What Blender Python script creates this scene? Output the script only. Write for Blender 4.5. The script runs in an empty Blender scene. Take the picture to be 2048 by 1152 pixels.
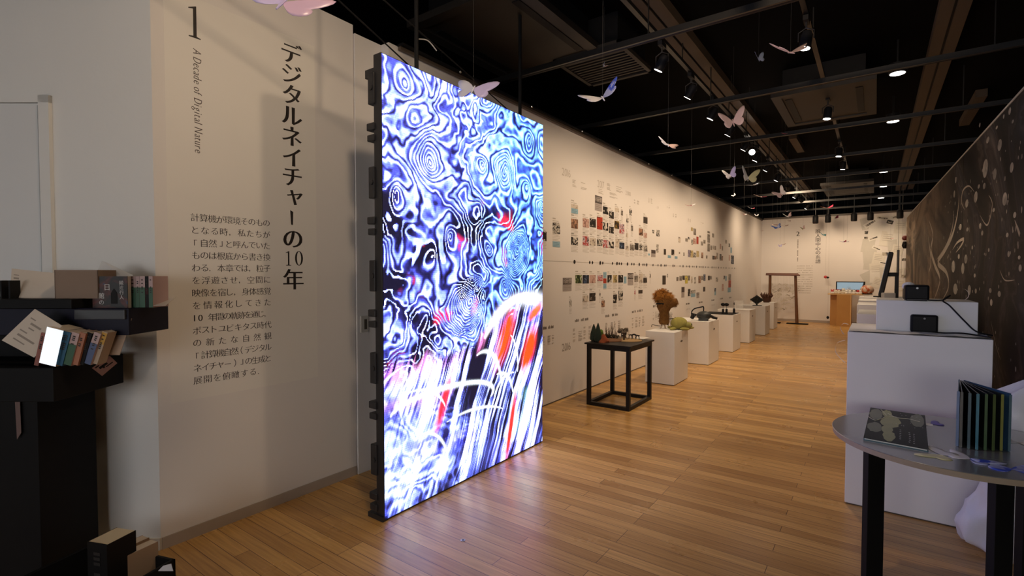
import bpy, bmesh, math, random
import numpy as np
from mathutils import Vector, Matrix, Euler
S = bpy.context.scene
COL = S.collection
PI = math.pi
# ---------------------------------------------------------------- camera, world, exposure
FPX, PITCH, YAW, CAMZ = 1000.0, math.atan(28/1000.0), math.radians(36.0), 1.5
cam_d = bpy.data.cameras.new('camera'); cam = bpy.data.objects.new('camera', cam_d); COL.objects.link(cam)
cam.location = (0, 0, CAMZ); cam.rotation_euler = (PI/2-PITCH, 0, YAW)
cam_d.sensor_width = 36; cam_d.lens = 36*FPX/2048; cam_d.clip_start = .05; cam_d.clip_end = 100
S.camera = cam
S.view_settings.view_transform = 'Standard'; S.view_settings.look = 'None'
S.view_settings.exposure = 0.0; S.view_settings.gamma = 1.0; S.view_settings.use_curve_mapping = False
world = bpy.data.worlds.new('world'); S.world = world; world.use_nodes = True
world.node_tree.nodes['Background'].inputs[0].default_value = (.9, .93, 1, 1)
world.node_tree.nodes['Background'].inputs[1].default_value = .035
WARM = (1.0, .735, .48)

# lamp powers and aims
WASH = [50, 55, 62, 65, 67, 67, 70, 70, 170, 70, 75, 55]
T2P = [85, 115, 130, 115]
DOWN = [24, 68, 74, 74, 60]
BACKP = 11
LEDE = 3.3
FRONT = [(.2, 3.14, (-3.12, 1.6, 1.7), 58, 80, 'front spotlight over the round table aimed at the text wall'),
         (-.9, 1.15, (-3.12, 1.65, 1.3), 72, 120, 'front spotlight above the viewer aimed at the text wall'),
         (-.6, 2.6, (-1.0, 2.8, 0), 22, 100, 'front spotlight aimed down at the wood floor before the screen'),
         (-.4, .9, (-1.2, 8, 2.5), 190, 60, 'front spotlight above the viewer aimed along the ceiling at the butterflies')]
# ---------------------------------------------------------------- numbers of the place
XL, YB, WT = -3.02, 18.0, 3.26          # long left wall, back wall, wall height
XP = -3.12                               # near text wall
SX, SY0, SY1, SH = -2.38, 1.96, 3.74, 2.81   # led screen
CEIL = 3.95

def ray(px, py):
    x = (px-1024)/FPX; y = -(py-576)/FPX
    fw = math.cos(PITCH)+y*math.sin(PITCH); up = -math.sin(PITCH)+y*math.cos(PITCH)
    return Vector((x*math.cos(YAW)-fw*math.sin(YAW), x*math.sin(YAW)+fw*math.cos(YAW), up))
C0 = Vector((0, 0, CAMZ))
def at_z(px, py, z): r = ray(px, py); return C0+r*((z-CAMZ)/r.z)
def on_x(px, py, X): r = ray(px, py); return C0+r*(X/r.x)
def on_y(px, py, Y): r = ray(px, py); return C0+r*(Y/r.y)
def at_d(px, py, d): return C0+ray(px, py)*d
RV = Vector((math.cos(YAW), math.sin(YAW), 0)); FV = Vector((-math.sin(YAW), math.cos(YAW), 0))
def LD(l, d, z=0): return RV*l+FV*d+Vector((0, 0, z))       # beside / ahead of where the near wall faces

# ---------------------------------------------------------------- materials
def lin(h):
    h = h.lstrip('#'); v = [int(h[i:i+2], 16)/255 for i in (0, 2, 4)]
    return tuple(c/12.92 if c <= .04045 else ((c+.055)/1.055)**2.4 for c in v)
MATS = {}
def mat(name, col, rough=.6, var=.10, scale=14.0, bump=0.0, metal=0.0, emit=0.0, emcol=None, spec=.5, trans=0.0, alpha=1.0, coat=0.0):
    if name in MATS: return MATS[name]
    if isinstance(col, str): col = lin(col)
    m = bpy.data.materials.new(name); m.use_nodes = True; nt = m.node_tree; b = nt.nodes['Principled BSDF']
    tc = nt.nodes.new('ShaderNodeTexCoord'); no = nt.nodes.new('ShaderNodeTexNoise'); no.inputs['Scale'].default_value = scale; no.inputs['Detail'].default_value = 4
    nt.links.new(tc.outputs['Object'], no.inputs['Vector'])
    mx = nt.nodes.new('ShaderNodeMix'); mx.data_type = 'RGBA'
    mx.inputs[6].default_value = tuple(c*(1-var) for c in col)+(1,); mx.inputs[7].default_value = tuple(min(1, c*(1+var)) for c in col)+(1,)
    nt.links.new(no.outputs['Fac'], mx.inputs[0]); nt.links.new(mx.outputs[2], b.inputs['Base Color'])
    b.inputs['Roughness'].default_value = rough; b.inputs['Metallic'].default_value = metal
    b.inputs['Specular IOR Level'].default_value = spec
    b.inputs['Transmission Weight'].default_value = trans; b.inputs['Alpha'].default_value = alpha
    b.inputs['Coat Weight'].default_value = coat
    if emit:
        b.inputs['Emission Color'].default_value = tuple(emcol or col)+(1,); b.inputs['Emission Strength'].default_value = emit
    if bump:
        bn = nt.nodes.new('ShaderNodeBump'); bn.inputs['Strength'].default_value = bump; bn.inputs['Distance'].default_value = .01
        n2 = nt.nodes.new('ShaderNodeTexNoise'); n2.inputs['Scale'].default_value = scale*5; n2.inputs['Detail'].default_value = 5
        nt.links.new(tc.outputs['Object'], n2.inputs['Vector']); nt.links.new(n2.outputs['Fac'], bn.inputs['Height']); nt.links.new(bn.outputs['Normal'], b.inputs['Normal'])
    MATS[name] = m; return m

def two_tone(name, c1, c2, scale=10, thr=.5, soft=.03, rough=.5, c3=None, distort=1.5, stretch=(1, 1, 1), metal=0.0):
    """printed picture: blotches of two or three inks, different on every object"""
    if name in MATS: return MATS[name]
    m = bpy.data.materials.new(name); m.use_nodes = True; nt = m.node_tree; b = nt.nodes['Principled BSDF']
    tc = nt.nodes.new('ShaderNodeTexCoord'); oi = nt.nodes.new('ShaderNodeObjectInfo')
    mp = nt.nodes.new('ShaderNodeMapping'); mp.inputs['Scale'].default_value = stretch
    ad = nt.nodes.new('ShaderNodeVectorMath'); ad.operation = 'SCALE'; ad.inputs[0].default_value = (37, 53, 71); nt.links.new(oi.outputs['Random'], ad.inputs['Scale'])
    nt.links.new(tc.outputs['Object'], mp.inputs['Vector']); nt.links.new(ad.outputs[0], mp.inputs['Location'])
    no = nt.nodes.new('ShaderNodeTexNoise'); no.inputs['Scale'].default_value = scale; no.inputs['Detail'].default_value = 3; no.inputs['Distortion'].default_value = distort
    nt.links.new(mp.outputs[0], no.inputs['Vector'])
    r = nt.nodes.new('ShaderNodeValToRGB'); e = r.color_ramp.elements
    e[0].position = thr-soft; e[0].color = lin(c1)+(1,); e[1].position = thr+soft; e[1].color = lin(c2)+(1,)
    if c3: q = e.new(min(.99, thr+.13)); q.color = lin(c3)+(1,)
    nt.links.new(no.outputs['Fac'], r.inputs['Fac']); nt.links.new(r.outputs['Color'], b.inputs['Base Color'])
    b.inputs['Roughness'].default_value = rough; b.inputs['Metallic'].default_value = metal
    MATS[name] = m; return m

# ---------------------------------------------------------------- mesh building
class MB:
    def __init__(s): s.v = []; s.f = []
    def add(s, vs, fs, M=None):
        o = len(s.v); s.v += [tuple(M @ Vector(p)) if M else tuple(p) for p in vs]; s.f += [tuple(i+o for i in q) for q in fs]; return s
    def box(s, x0, x1, y0, y1, z0, z1, M=None):
        return s.add([(x0,y0,z0),(x1,y0,z0),(x1,y1,z0),(x0,y1,z0),(x0,y0,z1),(x1,y0,z1),(x1,y1,z1),(x0,y1,z1)],
                     [(0,3,2,1),(4,5,6,7),(0,1,5,4),(1,2,6,5),(2,3,7,6),(3,0,4,7)], M)
    def cbox(s, c, d, M=None): return s.box(c[0]-d[0]/2, c[0]+d[0]/2, c[1]-d[1]/2, c[1]+d[1]/2, c[2]-d[2]/2, c[2]+d[2]/2, M)
    def lathe(s, prof, n=24, M=None, jag=None):
        vs = []; fs = []
        for k, (r, z) in enumerate(prof):
            for i in range(n):
                a = 2*PI*i/n; rr = r*(jag(a, k) if jag else 1); vs.append((rr*math.cos(a), rr*math.sin(a), z))
        for k in range(len(prof)-1):
            for i in range(n):
                j = (i+1) % n; fs.append((k*n+i, k*n+j, (k+1)*n+j, (k+1)*n+i))
        fs.append(tuple(range(n-1, -1, -1))); fs.append(tuple(range((len(prof)-1)*n, len(prof)*n)))
        return s.add(vs, fs, M)
    def cyl(s, p0, p1, r0, r1=None, n=16):
        p0 = Vector(p0); p1 = Vector(p1); r1 = r0 if r1 is None else r1
        d = p1-p0; M = Matrix.Translation(p0) @ d.to_track_quat('Z', 'Y').to_matrix().to_4x4()
        return s.lathe([(r0, 0), (r1, d.length)], n, M)
    def tube(s, pts, r, n=8):
        pts = [Vector(p) for p in pts]; N = len(pts); vs = []; fs = []; up = Vector((.01, .02, 1)).normalized()
        for k, p in enumerate(pts):
            t = (pts[min(k+1, N-1)]-pts[max(k-1, 0)]).normalized()
            a = t.cross(up); a = a.normalized() if a.length > 1e-4 else Vector((1, 0, 0)); b = t.cross(a)
            rr = r[k] if isinstance(r, (list, tuple)) else r
            vs += [tuple(p+a*rr*math.cos(2*PI*i/n)+b*rr*math.sin(2*PI*i/n)) for i in range(n)]
        for k in range(N-1):
            fs += [(k*n+i, k*n+(i+1) % n, (k+1)*n+(i+1) % n, (k+1)*n+i) for i in range(n)]
        fs += [tuple(range(n-1, -1, -1)), tuple(range((N-1)*n, N*n))]
        return s.add(vs, fs)
    def ball(s, c, r, n=16, m=10, M=None, noise=0, seed=0):
        rs = random.Random(seed); r = r if isinstance(r, (tuple, list)) else (r, r, r); vs = []; fs = []
        vs.append((0, 0, -1))
        for j in range(1, m):
            for i in range(n):
                a = 2*PI*i/n; q = -PI/2+PI*j/m; k = 1+noise*(rs.random()-.5); vs.append((k*math.cos(q)*math.cos(a), k*math.cos(q)*math.sin(a), k*math.sin(q)))
        vs.append((0, 0, 1)); L = len(vs)-1
        for i in range(n):
            fs.append((0, 1+(i+1) % n, 1+i)); fs.append((L, L-n+i, L-n+(i+1) % n))
            for j in range(m-2): fs.append((1+j*n+i, 1+j*n+(i+1) % n, 1+(j+1)*n+(i+1) % n, 1+(j+1)*n+i))
        vs = [(c[0]+p[0]*r[0], c[1]+p[1]*r[1], c[2]+p[2]*r[2]) for p in vs]
        return s.add(vs, fs, M)
    def prism(s, out, z0, z1, M=None):
        n = len(out); return s.add([(x, y, z0) for x, y in out]+[(x, y, z1) for x, y in out],
            [tuple(range(n-1, -1, -1)), tuple(range(n, 2*n))]+[(i, (i+1) % n, n+(i+1) % n, n+i) for i in range(n)], M)
    def build(s, name, m, parent=None, loc=None, rot=None, smooth=False, bevel=0, sub=0):
        me = bpy.data.meshes.new(name); me.from_pydata(s.v, [], s.f); me.validate(); me.update()
        if m: me.materials.append(m)
        if smooth:
            for p in me.polygons: p.use_smooth = True
        o = bpy.data.objects.new(name, me); COL.objects.link(o)
        if parent: o.parent = parent
        if loc is not None: o.location = loc
        if rot is not None: o.rotation_euler = rot
        if bevel:
            b = o.modifiers.new('bevel', 'BEVEL'); b.width = bevel; b.segments = 2; b.limit_method = 'ANGLE'
        if sub: q = o.modifiers.new('sub', 'SUBSURF'); q.levels = sub; q.render_levels = sub
        if smooth and not sub:
            try:
                me.set_sharp_from_angle(angle=math.radians(40))
            except Exception: pass
        return o
def tag(o, label=None, cat=None, group=None, kind=None):
    for k, v in (('label', label), ('category', cat), ('group', group), ('kind', kind)):
        if v: o[k] = v
    return o
def thing(name, label, cat, loc=(0, 0, 0), rot=(0, 0, 0), group=None):
    o = bpy.data.objects.new(name, None); o.empty_display_size = .1; COL.objects.link(o)
    o.location = loc; o.rotation_euler = (0, 0, rot) if isinstance(rot, (int, float)) else rot
    return tag(o, label, cat, group)
def struct(o): o['kind'] = 'structure'; return o
def ordn(n): return ['first', 'second', 'third', 'fourth', 'fifth', 'sixth', 'seventh', 'eighth', 'ninth', 'tenth', 'eleventh', 'twelfth', 'thirteenth', 'fourteenth', 'fifteenth', 'sixteenth', 'seventeenth', 'eighteenth', 'nineteenth', 'twentieth', 'twenty-first', 'twenty-second', 'twenty-third', 'twenty-fourth', 'twenty-fifth', 'twenty-sixth', 'twenty-seventh', 'twenty-eighth', 'twenty-ninth', 'thirtieth'][n]

# ---------------------------------------------------------------- lettering: outlines of the built-in face, brush contrast added
GL = {}
def glyph(ch, vert=.0, horiz=.0, shear=0.0):
    key = (ch, vert, horiz, shear)
    if key in GL: return GL[key]
    c = bpy.data.curves.new('g', 'FONT'); c.body = ch; c.size = 1.0; o = bpy.data.objects.new('g', c); COL.objects.link(o)
    dg = bpy.context.evaluated_depsgraph_get(); cu = o.to_curve(dg)
    cont = []
    for sp in cu.splines:
        P = sp.bezier_points; n = len(P); pts = []
        for i in range(n):
            a, b = P[i], P[(i+1) % n]
            A, B, Cc, D = (np.array(v[:2]) for v in (a.co, a.handle_right, b.handle_left, b.co))
            straight = np.linalg.norm(np.cross(np.append(B-A, 0), np.append(D-A, 0)))+np.linalg.norm(np.cross(np.append(Cc-A, 0), np.append(D-A, 0))) < 1e-4
            for t in ([0] if straight else [0, .25, .5, .75]):
                pts.append((1-t)**3*A+3*(1-t)**2*t*B+3*(1-t)*t*t*Cc+t**3*D)
        q = [pts[0]]
        for z in pts[1:]:
            if np.linalg.norm(z-q[-1]) > 2e-3: q.append(z)
        if len(q) > 3 and np.linalg.norm(q[0]-q[-1]) < 2e-3: q.pop()
        if len(q) >= 3: cont.append(np.array(q))
    o.to_curve_clear(); bpy.data.objects.remove(o); bpy.data.curves.remove(c)
    area = sum(.5*np.sum(q[:, 0]*np.roll(q[:, 1], -1)-np.roll(q[:, 0], -1)*q[:, 1]) for q in cont) if cont else 1
    sg = 1 if area > 0 else -1
    nc = bpy.data.curves.new('g2', 'CURVE'); nc.dimensions = '2D'; nc.fill_mode = 'BOTH'
    for q in cont:
        e1 = q-np.roll(q, 1, 0); e2 = np.roll(q, -1, 0)-q
        n1 = np.stack([e1[:, 1], -e1[:, 0]], 1); n2 = np.stack([e2[:, 1], -e2[:, 0]], 1)
        n1 /= np.linalg.norm(n1, axis=1)[:, None]+1e-9; n2 /= np.linalg.norm(n2, axis=1)[:, None]+1e-9
        nn = n1+n2; nn /= np.maximum(np.linalg.norm(nn, axis=1), .5)[:, None]
        d = q+sg*nn*np.array([vert, horiz])
        d[:, 0] += shear*d[:, 1]
        sp = nc.splines.new('POLY'); sp.points.add(len(d)-1); sp.use_cyclic_u = True
        for i, z in enumerate(d): sp.points[i].co = (z[0], z[1], 0, 1)
    ob = bpy.data.objects.new('g2', nc); COL.objects.link(ob)
    dg = bpy.context.evaluated_depsgraph_get(); me = ob.evaluated_get(dg).to_mesh()
    V = [tuple(v.co) for v in me.vertices]; F = [tuple(p.vertices) for p in me.polygons]
    ob.evaluated_get(dg).to_mesh_clear(); bpy.data.objects.remove(ob); bpy.data.curves.remove(nc)
    xs = [v[0] for v in V] or [0]; ys = [v[1] for v in V] or [0]
    GL[key] = (V, F, (min(xs), max(xs), min(ys), max(ys))); return GL[key]
def put(mb, ch, cx, cy, w, h, M, vert=.012, horiz=-.010, shear=0.0, keep=False):
    """glyph with its ink box centred on (cx, cy); the em is scaled w by h"""
    V, F, (a, b, c, d) = glyph(ch, vert, horiz, shear)
    if not V: return
    ox, oy = ((a+b)/2, (c+d)/2) if not keep else (0, 0)
    mb.add([((x-ox)*w+cx, (y-oy)*h+cy, 0) for x, y, z in V], F, M)
def line_text(mb, txt, x, y, h, M, adv=.62, wid=1.0, **k):
    for ch in txt:
        V, F, (a, b, c, d) = glyph(ch, k.get('vert', .0), k.get('horiz', .0), k.get('shear', 0.0))
        if V: mb.add([((p[0]-a)*h*wid+x, p[1]*h+y, 0) for p in V], F, M); x += (b-a)*h*wid+.10*h*wid
        else: x += .32*h*wid
    return x
def wallM(X, Y, Z):   # plane facing +X: text x runs along -Y? seen from +X, right-hand side is +Y
    return Matrix(((0, 0, 1, X), (1, 0, 0, Y), (0, 1, 0, Z), (0, 0, 0, 1)))
def backM(X, Y, Z):   # plane facing -Y, text x runs along +X
    return Matrix(((1, 0, 0, X), (0, 0, -1, Y), (0, 1, 0, Z), (0, 0, 0, 1)))
def led(NX,NY,W=1.78,H=2.84):
    rng=np.random.RandomState(5)
    def vn(x,y,seed):
        r=np.random.RandomState(seed); G=r.rand(64,64)
        xi=np.floor(x).astype(int); yi=np.floor(y).astype(int); fx=x-xi; fy=y-yi
        fx=fx*fx*(3-2*fx); fy=fy*fy*(3-2*fy)
        g=lambda a,b:G[a%64,b%64]
        return (g(xi,yi)*(1-fx)+g(xi+1,yi)*fx)*(1-fy)+(g(xi,yi+1)*(1-fx)+g(xi+1,yi+1)*fx)*fy
    def fbm(x,y,seed,o=4):
        s=0;a=.5
        for k in range(o): s=s+a*vn(x*2**k+7.3*k,y*2**k+3.1*k,seed+k); a*=.5
        return s
    def ss(a,b,x):
        t=np.clip((x-a)/(b-a),0,1); return t*t*(3-2*t)
    X,Y=np.meshgrid((np.arange(NX)+.5)/NX*W,(np.arange(NY)+.5)/NY*H)   # Y up
    # swirls
    wx=X+.22*(fbm(X*2.2,Y*2.2,11)-.5)+.03*(fbm(X*8,Y*8,12,3)-.5); wy=Y+.22*(fbm(X*2.2+9,Y*2.2,13)-.5)+.03*(fbm(X*8+5,Y*8,14,3)-.5)
    h=1.75*fbm(wx*2.9,wy*2.4,21,3)+.50*fbm(wx*8,wy*8,22,3)
    C=[(.42,2.29,.26,1.15),(.94,2.27,.14,.9),(1.20,2.30,.20,1.1),(1.50,2.22,.17,1.),(1.74,2.12,.2,1.),(1.25,1.42,.24,1.0),(.42,1.62,.2,.7),(1.38,1.75,.2,-.8),(.12,2.72,.2,.7),(1.72,2.63,.25,.8),(1.5,2.6,.2,.7),(.62,1.72,.14,.7),(1.55,.98,.16,.8),(1.0,1.72,.12,.7),(.1,1.95,.14,.6),(.75,1.25,.16,-.7)]
    ang=0
    for (cx,cy,s,a) in C:
        dx=(wx-cx); dy=(wy-cy)*.82
        d=np.sqrt(dx*dx+dy*dy); w=np.exp(-(d/s)**2*.9)
        h=h*(1-.93*w)+a*w*(1.25-1.15*d/s)
    ph=h*7.6
    s1=.5+.5*np.sin(2*np.pi*ph*1.2)
    fine=.5+.5*np.sin(2*np.pi*ph*2.1+fbm(X*6,Y*6,33)*5)
    t=np.clip(.08+.10*ss(1.9,2.2,Y)+.62*s1+.36*fine*(.4+.9*vn(X*3,Y*3,35))+.55*(fbm(X*16,Y*16,41,3)-.45),0,1)
    gr=fbm(wx*5+50,wy*3.4,55,3); t=t*(.72+.5*vn(X*26,Y*26,36)) 
    dark=ss(.40,.50,fbm(X*2.6+3,Y*3.6,51,3))*ss(2.06,1.90,Y+.16*(vn(X*3,Y*3,52)-.5))
    thin=ss(.74,.93,s1)*(.55+.7*vn(X*18,Y*18,37))
    t=np.clip(t*(1-dark)+dark*thin,0,1)
    top=np.stack([np.interp(t,[0,.22,.42,.6,.8,1],[.003,.015,.05,.15,.36,.66]),
                  np.interp(t,[0,.22,.42,.6,.8,1],[.003,.016,.07,.24,.50,.76]),
                  np.interp(t,[0,.22,.42,.6,.8,1],[.012,.10,.42,.74,.95,1])],-1)
    rt=ss(.5,1.5,X+.3*(fbm(X*3,Y*3,38,3)-.45))[...,None]; top=top*(1-rt*np.array([.42,.04,.02]))*(1-(1-rt)*np.array([.0,.14,.0]))
    red=ss(.56,.70,fbm(wx*4.1+20,wy*4.1,61,3))*ss(.6,.15,t)*ss(2.2,1.9,Y+.25*vn(X*4,Y*4,62))
    top=top*(1-red[...,None])+red[...,None]*np.array([.75,.02,.05])
    # streaks
    c,s_=np.cos(np.radians(66)),np.sin(np.radians(66))
    a=X*c+Y*s_; b=-X*s_+Y*c
    bend=.10*(fbm(X*2,Y*2,71)-.5)
    b=b+bend
    n1=fbm(b*26,a*1.0,72,4); n2=fbm(b*62,a*1.5,73,3); n3=fbm(b*7+4,a*1.4,74,3)
    n4=fbm(X*3.2+60,Y*3.2,75,4)
    st=np.clip(.42+3.4*(n1-.47)+3.0*(n2-.44)+2.0*(n3-.47)+1.6*(n4-.47)*ss(.1,.6,Y),0,1); st=st*(.8+.35*vn(X*30,Y*30,76))
    st=st*1.0-.21+.05*ss(1.0,.2,X)*ss(.1,.5,Y)+.1*(fbm(X*9,Y*7,77,3)-.45)*4*ss(.75,.2,Y)
    for (cx,cy_,sx,sy,rot,am) in [(.40,.46,.20,.2,20,.75),(.85,.30,.24,.22,0,.6),(.35,.93,.13,.2,-25,.7),(.75,.14,.3,.14,0,.6),(1.15,.42,.08,.3,-20,.4),(1.62,.4,.16,.3,0,.6),(.2,.25,.25,.2,0,.4),(1.45,.13,.14,.16,0,.8),(1.55,.73,.05,.1,0,1),(.22,1.28,.1,.14,-20,.5),(.66,.82,.1,.18,-25,.5)]:
        r=np.radians(rot); dx=X-cx; dy=Y-cy_; u=dx*np.cos(r)+dy*np.sin(r); v=-dx*np.sin(r)+dy*np.cos(r)
        st=st+.62*am*np.exp(-((u/sx)**2+(v/sy)**2))*(.4+1.2*n2)
    ml=ss(1.15,.45,X+.3*(n4-.45))*ss(1.0,.45,Y+.5*(fbm(X*2.3+80,Y*2.3,93,3)-.45))
    sx_=X+.18*(fbm(X*4,Y*4,94,3)-.45); sy_=Y+.18*(fbm(X*4+6,Y*4,95,3)-.45)
    wisp=.5+.5*np.sin(2*np.pi*(fbm(sx_*3.4,sy_*3.0,96,4)*9+.8*n1)); st=st*(1-ml*.85)+ml*.85*np.clip(.36+.42*wisp+1.5*(fbm(X*6+3,Y*5,97,4)-.45)+.5*(n2-.45),.1,1)
    bl=ss(.5,.62,fbm(X*2.1+90,Y*2.1,98,3))[...]; st=st*(1-.45*bl)+.45*bl*np.clip(.25+.6*n3+.8*(n1-.45),0,1)
    st=np.clip(st,0,1)
    col=np.stack([np.interp(st,[0,.2,.4,.62,.85,1],[.003,.015,.06,.28,.66,1]),
                  np.interp(st,[0,.2,.4,.62,.85,1],[.003,.015,.08,.34,.72,1]),
                  np.interp(st,[0,.2,.4,.62,.85,1],[.012,.07,.40,.75,.95,1])],-1)
    hue=fbm(X*2.6+b*3,Y*2.2+5,81,3)
    pink=ss(.44,.56,hue)[...,None]*ss(.10,.5,st)[...,None]*ss(.98,.8,st)[...,None]*ss(1.5,.5,X)[...,None]
    col=col*(1-.6*pink)+.6*pink*np.array([.95,.35,.62])*(.4+.7*st[...,None])
    cy=ss(.55,.66,fbm(X*2+31,Y*2,83,3))[...,None]*ss(.7,1.2,X)[...,None]
    col=col*(1-.55*cy)+.55*cy*np.array([.35,.85,.95])*(.25+.9*st[...,None])
    tint=ss(.40,.60,hue)*ss(1.5,.3,X+.4*(n3-.45)); col=col*(1-tint[...,None]*np.array([.05,.38,.16]))
    vio=ss(.44,.58,fbm(X*3+70,Y*3,87,3)); col=col*(1-vio[...,None]*np.array([.35,.42,.0]))
    # red flames
    for (cx,cy_,sx,sy,rot,cr) in [(1.22,1.0,.09,.26,-28,(1,.045,.006)),(1.56,.86,.09,.2,-28,(1,.04,.005)),(.10,1.12,.07,.16,-20,(.8,.03,.22)),(1.66,1.18,.04,.12,-60,(1,.08,.02)),(.52,.62,.04,.2,-22,(.8,.015,.03)),(1.3,.25,.03,.3,-14,(.9,.02,.015)),(.32,1.05,.09,.16,-25,(.75,.16,.35)),(.95,1.05,.05,.14,-25,(.8,.2,.5))]:
        r=np.radians(rot); dx=X-cx; dy=Y-cy_; u=dx*np.cos(r)+dy*np.sin(r); v=-dx*np.sin(r)+dy*np.cos(r)
        m=np.exp(-((u/sx)**2+(v/sy)**2))*(.45+1.0*n1*1.3)
        m=(ss(.15,.85,m)*(.25+.75*ss(.50,.78,n2+.6*n1)))[...,None]; col=col*(1-m)+m*np.array(cr)
    def arc(col,cx,cy_,rx,ry,a0,a1,w,colr):
        w=w*.62
        tt=np.linspace(np.radians(a0),np.radians(a1),60); m=np.zeros_like(X)
        for q,(px,py) in enumerate(zip(cx+rx*np.cos(tt),cy_+ry*np.sin(tt))):
            m=np.maximum(m,np.exp(-(((X-px)**2+(Y-py)**2)/(w*(.4+.8*np.sin(np.pi*q/59)))**2)))
        m=m[...,None]; return col*(1-m)+m*np.array(colr)
    for A in [(.35,.75,.4,.2,200,120,.012),(.25,.5,.3,.25,100,20,.012),(1.2,.75,.2,.3,60,-10,.012),(.8,.3,.5,.2,120,40,.012),(.3,.2,.25,.25,90,0,.012),(.75,.85,.55,.24,150,95,.016),(.55,.62,.5,.10,175,20,.022),(.62,.60,.45,.12,80,-20,.02),(.95,.62,.22,.30,110,5,.02),(1.15,.50,.18,.22,100,10,.016),(1.3,.4,.25,.3,80,150,.014),(.5,.95,.2,.35,10,90,.016),(.9,.9,.14,.32,160,70,.014)]:
        col=arc(col,*A,(.9,.97,1))
    edge=Y-(.62+.30*ss(.3,1.7,X)+.34*(fbm(X*2.4+40,Y*2.4,91,4)-.5)+.35)
    edge=edge+.22*(n1-.47)+.25*(n2-.44); m=ss(-.05,.07,edge)[...,None]
    out=col*(1-m)+top*m
    out=arc(out,1.62,.72,.75,.62,95,150,.05,(1,.86,.86)); 
    g=np.exp(-((X-1.6)/.16)**2-((Y-1.30)/.05)**2)[...,None]; out=out*(1-.9*g)+.9*g
    out=out*np.array([.93,.96,1.0]); return np.clip(out,0,1).astype(np.float32)
# ---------------------------------------------------------------- common materials
WALL = mat('wall_paint', (.80, .765, .74), .75, .03, 1.2, bump=.12)
WALLN = mat('brushed_wall_paint', (.74, .74, .73), .6, .04, 1.5, bump=.30)
BASEB = mat('baseboard_vinyl', (.42, .36, .31), .45, .06)
BLACK = mat('black_paint', (.010, .010, .011), .55, .2, spec=.15)
CEILM = mat('black_ceiling', (.0022, .002, .002), .9, .2, spec=.05)
MATTE = mat('matte_black_plastic', (.013, .013, .015), .5, .15, spec=.2)
WHITE = mat('white_plinth_paint', (.78, .77, .76), .55, .03, 3, bump=.04)
INK = mat('black_ink', (.018, .013, .011), .6, .1)
GINK = mat('grey_ink', (.22, .19, .165), .6, .1)
LINK = mat('pale_grey_ink', (.50, .46, .41), .7, .1)
CREAM = mat('cream_card', (.62, .54, .46), .7, .04)
STEEL = mat('dark_steel', (.06, .06, .065), .4, .1, metal=.6)
LENS = mat('lamp_lens', (1, .93, .82), .3, .0, emit=14.0, emcol=(1, .93, .84))
LENSD = mat('dim_lamp_lens', (1, .93, .82), .3, .0, emit=3.0, emcol=(1, .93, .84))

# ---------------------------------------------------------------- floor, walls, ceiling
def floor_mat():
    m = bpy.data.materials.new('strip_wood_floor'); m.use_nodes = True; nt = m.node_tree; b = nt.nodes['Principled BSDF']; L = nt.links.new
    tc = nt.nodes.new('ShaderNodeTexCoord'); br = nt.nodes.new('ShaderNodeTexBrick')
    br.offset = .37; br.offset_frequency = 3; br.squash = 1.0
    for k, v in (('Color1', (.46, .245, .075, 1)), ('Color2', (.74, .45, .155, 1)), ('Mortar', (.09, .04, .014, 1)), ('Scale', 1.0), ('Mortar Size', .0016), ('Mortar Smooth', .2), ('Bias', .05), ('Brick Width', 1.15), ('Row Height', .083)): br.inputs[k].default_value = v
    L(tc.outputs['Object'], br.inputs['Vector'])
    mp = nt.nodes.new('ShaderNodeMapping'); mp.inputs['Scale'].default_value = (1.3, 30, 1); L(tc.outputs['Object'], mp.inputs['Vector'])
    no = nt.nodes.new('ShaderNodeTexNoise'); no.inputs['Scale'].default_value = 2.2; no.inputs['Detail'].default_value = 6; L(mp.outputs[0], no.inputs['Vector'])
    rp = nt.nodes.new('ShaderNodeValToRGB'); rp.color_ramp.elements[0].position = .3; rp.color_ramp.elements[0].color = (.72, .66, .6, 1); rp.color_ramp.elements[1].position = .75; rp.color_ramp.elements[1].color = (1.08, 1.08, 1.08, 1); L(no.outputs['Fac'], rp.inputs['Fac'])
    mx = nt.nodes.new('ShaderNodeMix'); mx.data_type = 'RGBA'; mx.blend_type = 'MULTIPLY'; mx.inputs[0].default_value = 1; L(br.outputs['Color'], mx.inputs[6]); L(rp.outputs['Color'], mx.inputs[7]); L(mx.outputs[2], b.inputs['Base Color'])
    n2 = nt.nodes.new('ShaderNodeTexNoise'); n2.inputs['Scale'].default_value = 3; n2.inputs['Detail'].default_value = 4; L(tc.outputs['Object'], n2.inputs['Vector'])
    mr = nt.nodes.new('ShaderNodeMapRange'); mr.inputs['To Min'].default_value = .20; mr.inputs['To Max'].default_value = .40; L(n2.outputs['Fac'], mr.inputs['Value']); L(mr.outputs[0], b.inputs['Roughness'])
    bn = nt.nodes.new('ShaderNodeBump'); bn.inputs['Strength'].default_value = .35; bn.inputs['Distance'].default_value = .002; L(br.outputs['Fac'], bn.inputs['Height']); bn.invert = True; L(bn.outputs['Normal'], b.inputs['Normal'])
    b.inputs['Specular IOR Level'].default_value = .5
    return m
struct(MB().box(-7, 4.6, -5.2, 20, -.06, 0).build('floor', floor_mat()))
struct(MB().box(-9, 6, -5.2, 28, CEIL, CEIL+.1).build('ceiling', CEILM))
struct(MB().box(XL-.12, XL, 2.562, YB+.12, 0, WT).build('wall_left', WALL))
struct(MB().box(XP-.10, XP, 1.045, 2.315, .0, WT+.06).build('wall_left_near', WALL))
struct(MB().box(XL-.12, 4.2, YB, YB+.12, 0, WT).build('wall_back', WALL))
struct(MB().box(XP, XP+.008, 1.05, 2.31, 0, .066).build('baseboard_near', BASEB))
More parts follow.
